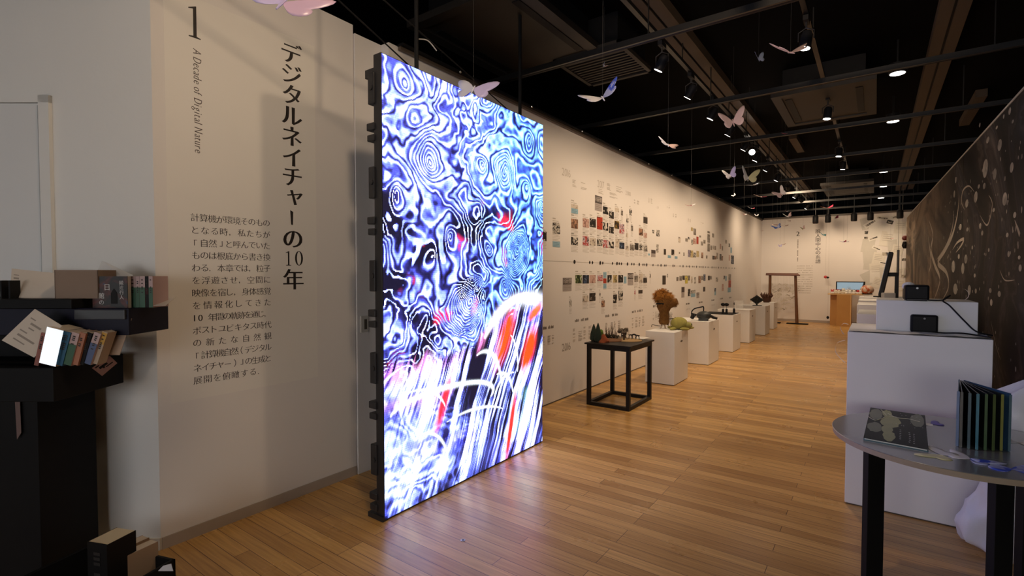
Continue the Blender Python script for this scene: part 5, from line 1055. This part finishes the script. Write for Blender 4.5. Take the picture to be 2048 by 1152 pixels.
s0, s1 = sp0-base, sp1-base; MB().tube([s0, s0+Vector((0, 0, hb))], .004, 6).build('spine', mat('teal_cover_edge', (.05, .16, .20), .4, .1), t)
# white bag behind the table
m = MB(); rg = random.Random(21); n = 40; prof = [(.30, .0), (.33, .06), (.31, .18), (.255, .32), (.22, .45), (.22, .58), (.25, .70), (.25, .80), (.17, .88), (.05, .91)]
ph = [rg.uniform(0, 6.28) for _ in range(12)]
m.lathe(prof, n, jag=lambda a, k: 1+.07*math.sin(3*a+ph[k])+.05*math.sin(7*a+ph[(k+3) % 10]*2)+.03*math.sin(13*a+ph[(k+5) % 10]))
bg = m.build('white_bag', mat('thin_white_plastic', (.78, .78, .80), .35, .04, 4, bump=.3), loc=(.70, 3.70, 0), smooth=True, sub=2); tx_ = bpy.data.textures.new('crumple', 'VORONOI'); tx_.noise_scale = .16; tx_.distance_metric = 'DISTANCE'; dm = bg.modifiers.new('crumple', 'DISPLACE'); dm.texture = tx_; dm.strength = .09; dm.mid_level = .35; bg.scale = (.9, .5, 1.0)
tag(bg, 'large crumpled white plastic bag standing between the round table and the mural', 'bag')
# ---------------------------------------------------------------- paper butterflies
WING = [(0, .03), (.10, .22), (.26, .46), (.48, .70), (.70, .84), (.88, .88), (.99, .80), (.98, .62), (.90, .42), (.80, .24), (.70, .10), (.62, .03), (.70, -.06), (.72, -.20), (.68, -.38), (.56, -.52), (.40, -.56), (.26, -.46), (.13, -.26), (.03, -.08)]
def wing_mesh(span, slim, side, camber):
    m = MB(); n = len(WING); R3 = (.0, .35, .7, 1.0)
    for r_ in R3[1:]:
        for x, y in WING: m.v.append((side*x*r_*span, y*r_*span*slim, camber*span*(r_*abs(x))**2))
    m.v.append((0, 0, 0)); c = len(m.v)-1
    for k in range(n):
        j = (k+1) % n; m.f.append((c, k, j))
        for q in range(2): m.f.append((q*n+k, (q+1)*n+k, (q+1)*n+j, q*n+j))
    return m
PAPM = {'w': mat('pearl_paper_white', lin('#f0ecf0'), .35, .05, 6), 'l': mat('pearl_paper_lilac', lin('#c5bdf0'), .3, .10, 6), 'p': mat('pearl_paper_pink', lin('#efcfcb'), .35, .08, 6), 'm': mat('pearl_paper_magenta', lin('#cdb2d2'), .35, .10, 6), 'b': mat('pearl_paper_blue', lin('#3f63b8'), .3, .2, 8), 'r': mat('paper_red', lin('#b03450'), .4, .1, 6), 'o': mat('paper_brown_orange', lin('#8a4a32'), .4, .15, 6), 't': mat('paper_teal', lin('#3f8f9a'), .35, .15, 6), 'y': mat('pearl_paper_yellow', lin('#e8e0b0'), .35, .1, 6), 'g': mat('pearl_paper_grey', lin('#d5d8ea'), .35, .06, 6), 'v': mat('paper_violet', lin('#5a4bb0'), .35, .15, 6), 's': two_tone('blue_white_print', '#3c56c8', '#b7bce0', 12, .5, .05)}
THR = mat('nylon_thread', (.10, .10, .10), .4)
def butterfly(px, py, d, spx, cl, cr, rot, flap, lab, slim=1.0, thread=True, hindL=None):
    """spx: span in picture pixels at distance d"""
    p = at_d(px, py, d); s = spx/FPX*d/2
    t = thing('paper_butterfly', lab, 'paper butterfly', p, 0, 'paper butterflies hanging from the ceiling')
    E_ = Euler((math.radians(rot[0]), math.radians(rot[1]), math.radians(rot[2])+YAW))
    for side, c, fl in ((-1, cl, flap[0]), (1, cr, flap[1])):
        R_ = E_.to_matrix().to_4x4() @ Matrix.Rotation(math.radians(-side*fl), 4, 'Y')
        o = wing_mesh(s, slim, side, .10).build('wing', PAPM[c], t, rot=R_.to_euler(), smooth=True)
        sd = o.modifiers.new('thickness', 'SOLIDIFY'); sd.thickness = .0012
    m = MB(); m.tube([(0, -.35*s, 0), (0, 0, .004), (0, .22*s, 0)], [.002+.006*s, .004+.016*s, .002+.006*s], 6); m.build('body', PAPM[cl], t, rot=E_)
    if thread: MB().cyl((0, 0, 0), (0, 0, CEIL-p.z), .0005 if d < 6 else .0008, n=5).build('thread', THR, t)
    return t
BF = [
 (566, 6, 1.9, 175, 'l', 'm', (48, 10, 0), (14, -8), 'large lilac and magenta paper butterfly cut by the picture top over the text wall', .8),
 (947, 178, 2.9, 92, 'g', 'l', (62, 20, 0), (-34, 8), 'lilac and grey paper butterfly in front of the led screen top edge', .8),
 (1205, 196, 3.1, 92, 'w', 's', (38, -10, 0), (2, 34), 'large white and blue paper butterfly gliding under the dark ceiling right of the screen', .62),
 (1208, 132, 4.6, 15, 'g', 'p', (50, 45, 10), (40, 40), 'tiny white paper butterfly below the ceiling vent', .9),
 (1517, 118, 4.6, 30, 'g', 'g', (70, -10, 25), (25, 20), 'small pale blue paper butterfly left of the largest pinkish one', .9),
 (1581, 106, 4.0, 84, 'p', 'p', (26, -6, 0), (24, 14), 'wide pinkish white paper butterfly near the top right of the ceiling', .55),
 (1336, 290, 4.6, 46, 'g', 'p', (40, 14, 0), (14, -6), 'white paper butterfly below the middle of the dark ceiling, left of the track', .7),
 (1466, 244, 5.4, 58, 'p', 'p', (72, -8, 0), (8, 42), 'pink paper butterfly hanging in front of the spotlight track', .85),
 (1460, 351, 6.2, 32, 'w', 'l', (70, -14, 0), (18, 38), 'smaller of the two butterflies side by side below the bright spotlight', .9),
 (1496, 356, 6.6, 44, 'w', 'y', (66, 12, 0), (28, 26), 'larger white and yellow butterfly below the bright spotlight', .95),
 (1508, 370, 7.2, 28, 'w', 'w', (12, -12, 0), (4, 4), 'flat white butterfly just under the white and yellow one', .5),
 (1562, 388, 7.4, 30, 'p', 'w', (60, -28, 0), (10, 62), 'pinkish butterfly with one white wing by the middle of the track', .9),
 (1468, 391, 8, 9, 'w', 'w', (40, -30, 0), (10, 20), 'tiny white butterfly against the dark ceiling above the wall edge', .8),
 (1522, 394, 8.4, 28, 'p', 'r', (12, 8, 0), (8, 6), 'thin pink and red butterfly above the far wall top', .45),
 (1503, 417, 9, 16, 'w', 'r', (20, 14, 0), (6, 14), 'white and red butterfly at the wall top near the far corner', .6),
 (1488, 429, 9.4, 14, 'r', 'w', (15, 8, 0), (12, 6), 'red and white butterfly touching the wall edge line', .5),
 (1513, 431, 10, 9, 'w', 'w', (40, 10, 0), (8, 18), 'tiny white butterfly right at the far ceiling corner', .8),
 (1382, 411, 6.0, 22, 'r', 'w', (14, -4, 0), (4, 8), 'red and white butterfly in front of the upper long wall', .5),
 (1576, 433, 9.95, 20, 'w', 'p', (35, -6, 0), (20, 36), 'white butterfly high above the far end of the room', .7),
 (1573, 423, 9.2, 7, 'p', 'w', (40, 20, 0), (20, 20), 'tiny pinkish butterfly over the white one at the far end', .8),
 (1656, 416, 9.4, 28, 'o', 'r', (10, -4, 0), (12, 18), 'thin brown and red butterfly under the far ceiling cassette', .4),
 (1670, 437, 10.5, 20, 'w', 'r', (25, -8, 0), (26, 24), 'white butterfly with pink wing tip at the back wall top', .55),
 (1570, 268, 6.6, 14, 'r', 'o', (16, 0, 0), (14, 8), 'small dark red butterfly under the middle ceiling bar', .5),
 (1577, 442, 11, 11, 'o', 'o', (25, 14, 0), (12, 10), 'small brown butterfly left of the back wall title', .6),
 (1545, 449, 9.5, 26, 'p', 'o', (18, 14, 0), (6, 4), 'pale and brown butterfly by the far left corner', .45),
 (1554, 455, 9, 20, 'b', 'b', (38, -10, 0), (6, 20), 'bright blue butterfly before the far left of the back wall', .8),
 (1571, 452, 9.6, 15, 'o', 'o', (12, -6, 0), (4, 8), 'thin brown butterfly right of the bright blue one', .4),
 (1626, 446, 10.5, 12, 'o', 'o', (14, 4, 0), (8, 8), 'thin brown butterfly above the back wall title', .5),
 (1606, 457, 10.5, 11, 'y', 'p', (60, -20, 0), (20, 40), 'small tan butterfly beside the numeral on the back wall', .9),
 (1647, 470, 10, 13, 't', 't', (40, 14, 0), (10, 4), 'teal butterfly at the right of the back wall title', .8),
 (1560, 492, 10.5, 8, 'l', 'l', (60, 0, 0), (10, 16), 'lilac butterfly low before the back wall left part', .9),
 (1568, 489, 10.5, 9, 'o', 'o', (14, -20, 0), (6, 4), 'thin brown butterfly next to the low lilac one', .4),
 (1687, 484, 10, 16, 'v', 'r', (20, -8, 0), (14, 10), 'violet and red butterfly before the middle of the back wall', .5),
 (1694, 484, 11, 10, 'w', 'w', (30, 0, 0), (12, 10), 'pale butterfly right beside the violet and red one', .6),
 (1781, 478, 10.5, 17, 'o', 'p', (14, -4, 0), (16, 4), 'red brown butterfly before the pinned papers', .45),
 (1524, 462, 11, 7, 'o', 'o', (14, 4, 0), (6, 8), 'tiny brown butterfly at the far end of the long wall', .5),
]
for b in BF: butterfly(*b[:9], slim=b[9])
for k, (px, py, dz, s, rz, cl, cr, lab) in enumerate([(1884, 910, 0, .10, 70, 'y', 'w', 'cream paper butterfly lying on the round table beside the flat book'), (1940, 918, 0, .10, -30, 'w', 's', 'white and blue paper butterfly lying on the round table before the fanned book'), (2024, 938, 0, .11, 10, 's', 's', 'blue striped paper butterfly lying at the right of the round table'), (1864, 848, 0, .07, 40, 'w', 'v', 'small white and violet paper butterfly behind the flat book on the round table'), (2036, 885, 0, .09, -10, 'w', 'w', 'plain white paper butterfly at the right edge of the round table')]):
    p = at_z(px, py, tzt+.0015); t = thing('paper_butterfly', lab, 'paper butterfly', p, math.radians(rz), 'paper butterflies on the round table')
    for side, c in ((-1, cl), (1, cr)):
        o = wing_mesh(s, .85, side, .02).build('wing', PAPM[c], t, smooth=True); sd = o.modifiers.new('thickness', 'SOLIDIFY'); sd.thickness = .0012
p = at_z(926, 1081, 0); t = thing('floor_socket', 'small round metal plug set in the wood floor before the screen', 'floor plug', p)
MB().lathe([(.014, 0), (.014, .002), (.010, .003)], 20).build('ring', mat('dull_metal', (.35, .33, .30), .35, metal=.8), t); MB().lathe([(.007, .0025), (.006, .0036)], 14).build('plug_core', MATTE, t)

# ---------------------------------------------------------------- ceiling fittings
RAW = mat('raw_ceiling_board', (.075, .052, .033), .7, .15, 3); BAR = mat('black_conduit', (.010, .0095, .0095), .4, .2); CAS = mat('cassette_dark', (.020, .016, .013), .6, .15)
zs = 3.85
def strip(px0, py0, px1, nm, lab, y0, y1, xa, xb, z=zs):
    t = thing(nm, lab, 'ceiling strip', ((xa+xb)/2, (y0+y1)/2, z)); w = (xb-xa)
    MB().box(-w/2, -.012, -(y1-y0)/2, (y1-y0)/2, 0, CEIL-z).build('board', RAW, t); MB().box(.012, w/2, -(y1-y0)/2, (y1-y0)/2, 0, CEIL-z).build('board', RAW, t); MB().box(-.014, .014, -(y1-y0)/2, (y1-y0)/2, .02, CEIL-z).build('joint', BLACK, t)
s1 = at_z(1460, 205, zs).x; s2 = at_z(1849, 219, zs).x
strip(0, 0, 0, 'ceiling_board', 'long unpainted board strip along the ceiling beside the spotlight track', 2.0, 17.9, s1-.12, s1+.12)
strip(0, 0, 0, 'ceiling_board', 'long unpainted board strip along the ceiling above the mural side', 2.0, 17.9, s2-.11, s2+.11)
for k, (px, py, ln_, lab) in enumerate([(1594, 292, 1.2, 'short pale ceiling slat between the two long strips'), (1822, 374, .9, 'short pale ceiling slat right of the mural side strip'), (1944, 225, 1.6, 'short pale ceiling slat above the mural top edge'), (1648, 410, 1.1, 'short pale ceiling slat near the back of the room')]):
    p = at_z(px, py, zs); tag(MB().box(-.06, .06, -ln_/2, ln_/2, 0, CEIL-zs).build('ceiling_slat', RAW, loc=p), lab, 'ceiling slat')
for k in range(8):
    y = 4.05+1.93*k; t = thing('conduit_bar', ordn(k)+' black conduit bar from the front, crossing under the ceiling', 'conduit', (-.4, y, 3.44), 0, 'black bars crossing the ceiling')
    MB().box(-6, 3.5, -.035, -.012, -.02, .03).build('channel', BAR, t); MB().cyl((-6, .03, .0), (3.5, .03, .0), .016, n=8).build('pipe', BAR, t)
    for x in (-3.5, -1.15, 1.2): MB().cyl((x, 0, .02), (x, 0, CEIL-3.44), .006, n=6).build('hanger_rod', BAR, t)
def cassette(x0, x1, y0, y1, z, lab, slats=False):
    t = thing('ceiling_cassette', lab, 'air conditioner', ((x0+x1)/2, (y0+y1)/2, z)); a, b = (x1-x0)/2, (y1-y0)/2
    f_ = MB(); w = .10
    for q in ((-a, a, -b, -b+w), (-a, a, b-w, b), (-a, -a+w, -b+w, b-w), (a-w, a, -b+w, b-w)): f_.box(*q, 0, .06)
    f_.build('frame', CAS, t); MB().box(-a+w, a-w, -b+w, b-w, .015, .06).build('grille', RAW if False else CAS, t); MB().box(-a*.8, a*.8, -b*.8, b*.8, .06, CEIL-z).build('housing', BLACK, t)
    for q in (-1, 1): MB().box(q*(a-w-.06)-.035, q*(a-w-.06)+.035, -b*.7, b*.7, .008, .02).build('louvre', BLACK, t)
c1 = at_z(1575, 253, 3.6); c2 = at_z(1753, 228, 3.6); c3 = at_z(1753, 157, 3.6)
cassette(c1.x, c2.x, c3.y, c2.y, 3.6, 'large dark ceiling cassette between the long strips, nearest')
c1 = at_z(1655, 395, 3.6); c2 = at_z(1748, 386, 3.6); cassette(c1.x, c2.x, 14.0, c2.y, 3.6, 'dark ceiling cassette near the back wall')
c1 = at_z(905, 120, 3.6); cassette(-3.3, -2.15, 3.0, 4.5, 3.62, 'dark ceiling cassette above the led screen')
g0 = at_z(1208, 137, 3.6); t = thing('ceiling_vent', 'dark slatted vent grille in the ceiling right of the led screen', 'vent', (g0.x, g0.y, 3.62)); m = MB()
for k in range(12): m.box(-.32, .32, -.36+.06*k, -.335+.06*k, 0, .02)
m.build('slats', CAS, t); m = MB()
for q in ((-.36, .36, -.41, -.37), (-.36, .36, .37, .41), (-.36, -.32, -.41, .41), (.32, .36, -.41, .41)): m.box(*q, -.01, .03)
m.build('frame', CAS, t); MB().box(-.30, .30, -.34, .34, .03, CEIL-3.62).build('duct', BLACK, t)
# rail along the top of the long wall
t = thing('wall_top_rail', 'dark rail with small bright clips along the top of the long wall', 'rail', (XL+.03, 10.2, WT-.03)); MB().box(-.025, .004, -7.55, 7.78, .0, .025).build('rail', mat('rail_brown', (.10, .075, .055), .4, .2), t); MB().box(-.03, .03, -7.55, 7.78, .025, .045).build('rail_lip', BLACK, t)
for k in range(13): MB().ball((.036, -6.9+1.12*k, .030), .012, 8, 6).build('clip', mat('bright_clip', (.7, .68, .62), .2, metal=.9), t)
tag(MB().box(-2.2, 3.3, -.03, .03, 0, .05).build('back_rail', mat('rail_brown', (.10, .075, .055), .4, .2), loc=(-.75, YB-.06, WT-.01)), 'dark rail along the top of the back wall', 'rail')
# ---------------------------------------------------------------- lamps
def spot_light(parent, power, aim, size=118, blend=1.0, r=.05, col=WARM, loc=(0, 0, 0)):
    l = bpy.data.lights.new('beam', 'SPOT'); l.energy = power; l.color = col; l.spot_size = math.radians(size); l.spot_blend = blend; l.shadow_soft_size = r
    o = bpy.data.objects.new('beam', l); COL.objects.link(o); o.parent = parent; o.location = loc
    d = Vector(aim)-Vector(parent.location)-Vector(loc); o.rotation_euler = d.to_track_quat('-Z', 'Y').to_euler(); return o
def track_spot(x, y, z, aim, lab, power=0, lens=LENS, r=.045, L_=.14, size=118, group='track spotlights', rail=True, col=WARM, blend=1.0, soft=.04):
    t = thing('track_spotlight', lab, 'spotlight', (x, y, z), 0, group)
    d = (Vector(aim)-Vector((x, y, z))).normalized(); M_ = d.to_track_quat('-Z', 'Y').to_matrix().to_4x4()
    m = MB(); m.lathe([(r*.75, .0), (r, L_*.2), (r, L_*.95)], 18, M_ @ Matrix.Translation((0, 0, -L_*.55)) @ Matrix.Rotation(PI, 4, 'X') @ Matrix.Translation((0, 0, -L_))); m = MB()
    m.lathe([(r, -L_/2), (r, L_*.3), (r*.7, L_/2)], 18, M_); m.build('head', MATTE, t, smooth=True)
    MB().lathe([(r*.86, -L_/2-.002), (r*.84, -L_/2+.001)], 18, M_).build('lens', lens, t)
    m = MB(); m.tube([(r+.012, 0, 0), (r+.012, 0, .07), (0, 0, .10), (-r-.012, 0, .07), (-r-.012, 0, 0)], .005, 6); m.cyl((0, 0, .10), (0, 0, .15), .008, n=8); m.build('yoke', STEEL, t)
    MB().box(-.02, .02, -.06, .06, .145, .185).build('track_adapter', MATTE, t)
    if power: spot_light(t, power, aim, size, blend, soft, col, tuple(d*(L_/2+.03)))
    return t
TXK = at_z(1427, 228, 3.45).x; tk = thing('light_track', 'long black lighting track carrying the row of wall spotlights', 'track', (TXK, 10.2, 3.64)); MB().box(-.02, .02, -7.5, 7.6, 0, .035).build('rail', BAR, tk)
for k in range(8): MB().cyl((0, -7+2*k, .03), (0, -7+2*k, CEIL-3.64), .006, n=6).build('hanger_rod', BAR, tk)
WY = [4.6, 5.5, 6.4, 7.3, 8.3, 9.2, 10.2, 11.4, 12.8, 14.2, 15.2, 16.8]
PW = WASH
for k, y in enumerate(WY):
    down = k in (0, 2, 5, 7)
    aim = (XL, y+.2, 1.45) if not down else (XL, y+.1, 1.1)
    if k in (8, 10): aim = (-1.6+.6*(k-8), YB, 1.7)
    track_spot(TXK, y, 3.45, aim, ordn(k)+' spotlight from the front on the long track beside the left wall', PW[k], soft=.2 if k in (8, 10) else .04)
track_spot(TXK, 8.78, 3.45, (-.2, .2, 1.5), 'spotlight on the track glaring straight towards the viewer', 0, mat('glaring_lens', (1, .95, .85), .3, 0, emit=60, emcol=(1, .93, .82)), .05)
T2 = -.5; tk2 = thing('light_track', 'short black lighting track in the middle of the ceiling', 'track', (T2, 8.4, 3.64)); MB().box(-.02, .02, -3.9, 3.9, 0, .035).build('rail', BAR, tk2)
for k in range(4): MB().cyl((0, -3+2*k, .03), (0, -3+2*k, CEIL-3.64), .006, n=6).build('hanger_rod', BAR, tk2)
for k, (y, aim, pw) in enumerate([(4.86, (-.9, 4.6, 0), T2P[0]), (7.2, (-.9, 7.0, 0), T2P[1]), (9.6, (-.9, 9.4, 0), T2P[2]), (10.8, (-.9, 11.6, 0), T2P[3])]): track_spot(T2, y, 3.45, aim, ordn(k)+' spotlight from the front on the short middle track', pw, size=78)
def downlight(x, y, z, lab, power, lens=LENS):
    t = thing('downlight', lab, 'downlight', (x, y, z), 0, 'round downlights along the mural side'); MB().lathe([(.075, 0), (.08, .01), (.08, .10)], 24).build('housing', BLACK, t); MB().lathe([(.066, -.002), (.066, .004)], 24).build('lens', lens, t); MB().cyl((0, 0, .10), (0, 0, CEIL-z), .01, n=8).build('stem', BAR, t)
    if power: spot_light(t, power, (x, y, 0), 82, .9, .06, WARM, (0, 0, -.03))
for k, (px, py) in enumerate([(1795, 147), (1786, 243), (1767, 344), (1766.5, 373), (1762, 396)]):
    p = at_z(px, py, 3.6); downlight(p.x, p.y, 3.6, ordn(k)+' round downlight from the front on the mural side of the ceiling', DOWN[k])
for k, (px, py) in enumerate([(1631, 439), (1656, 437), (1708, 434), (1741, 432), (1800, 428)]):
    p = on_y(px, py, 17.0); t = thing('can_light', ordn(k)+' black can light from the left along the back wall top', 'spotlight', (p.x, 17.0, p.z), 0, 'can lights at the back wall top')
    MB().lathe([(.06, -.12), (.075, -.10), (.075, .08), (.05, .12)], 28).build('housing', MATTE, t, smooth=True); MB().cyl((0, 0, .12), (0, 0, CEIL-p.z), .01, n=6).build('stem', BAR, t); MB().lathe([(.055, -.123), (.055, -.12)], 16).build('lens', mat('dark_lens', (.2, .18, .15), .2), t)
    if BACKP: spot_light(t, BACKP, (p.x*1.0, YB, .9), 150, 1.0, .06, WARM, (0, .10, -.16))
# lamps over the front of the hall
for k, (x, y, aim, pw, sz, lab) in enumerate(FRONT):
    track_spot(x, y, 3.75 if y < 1.5 and sz > 100 else 3.5, aim, lab, pw, size=sz, group=None, blend=1.0, soft=.085)
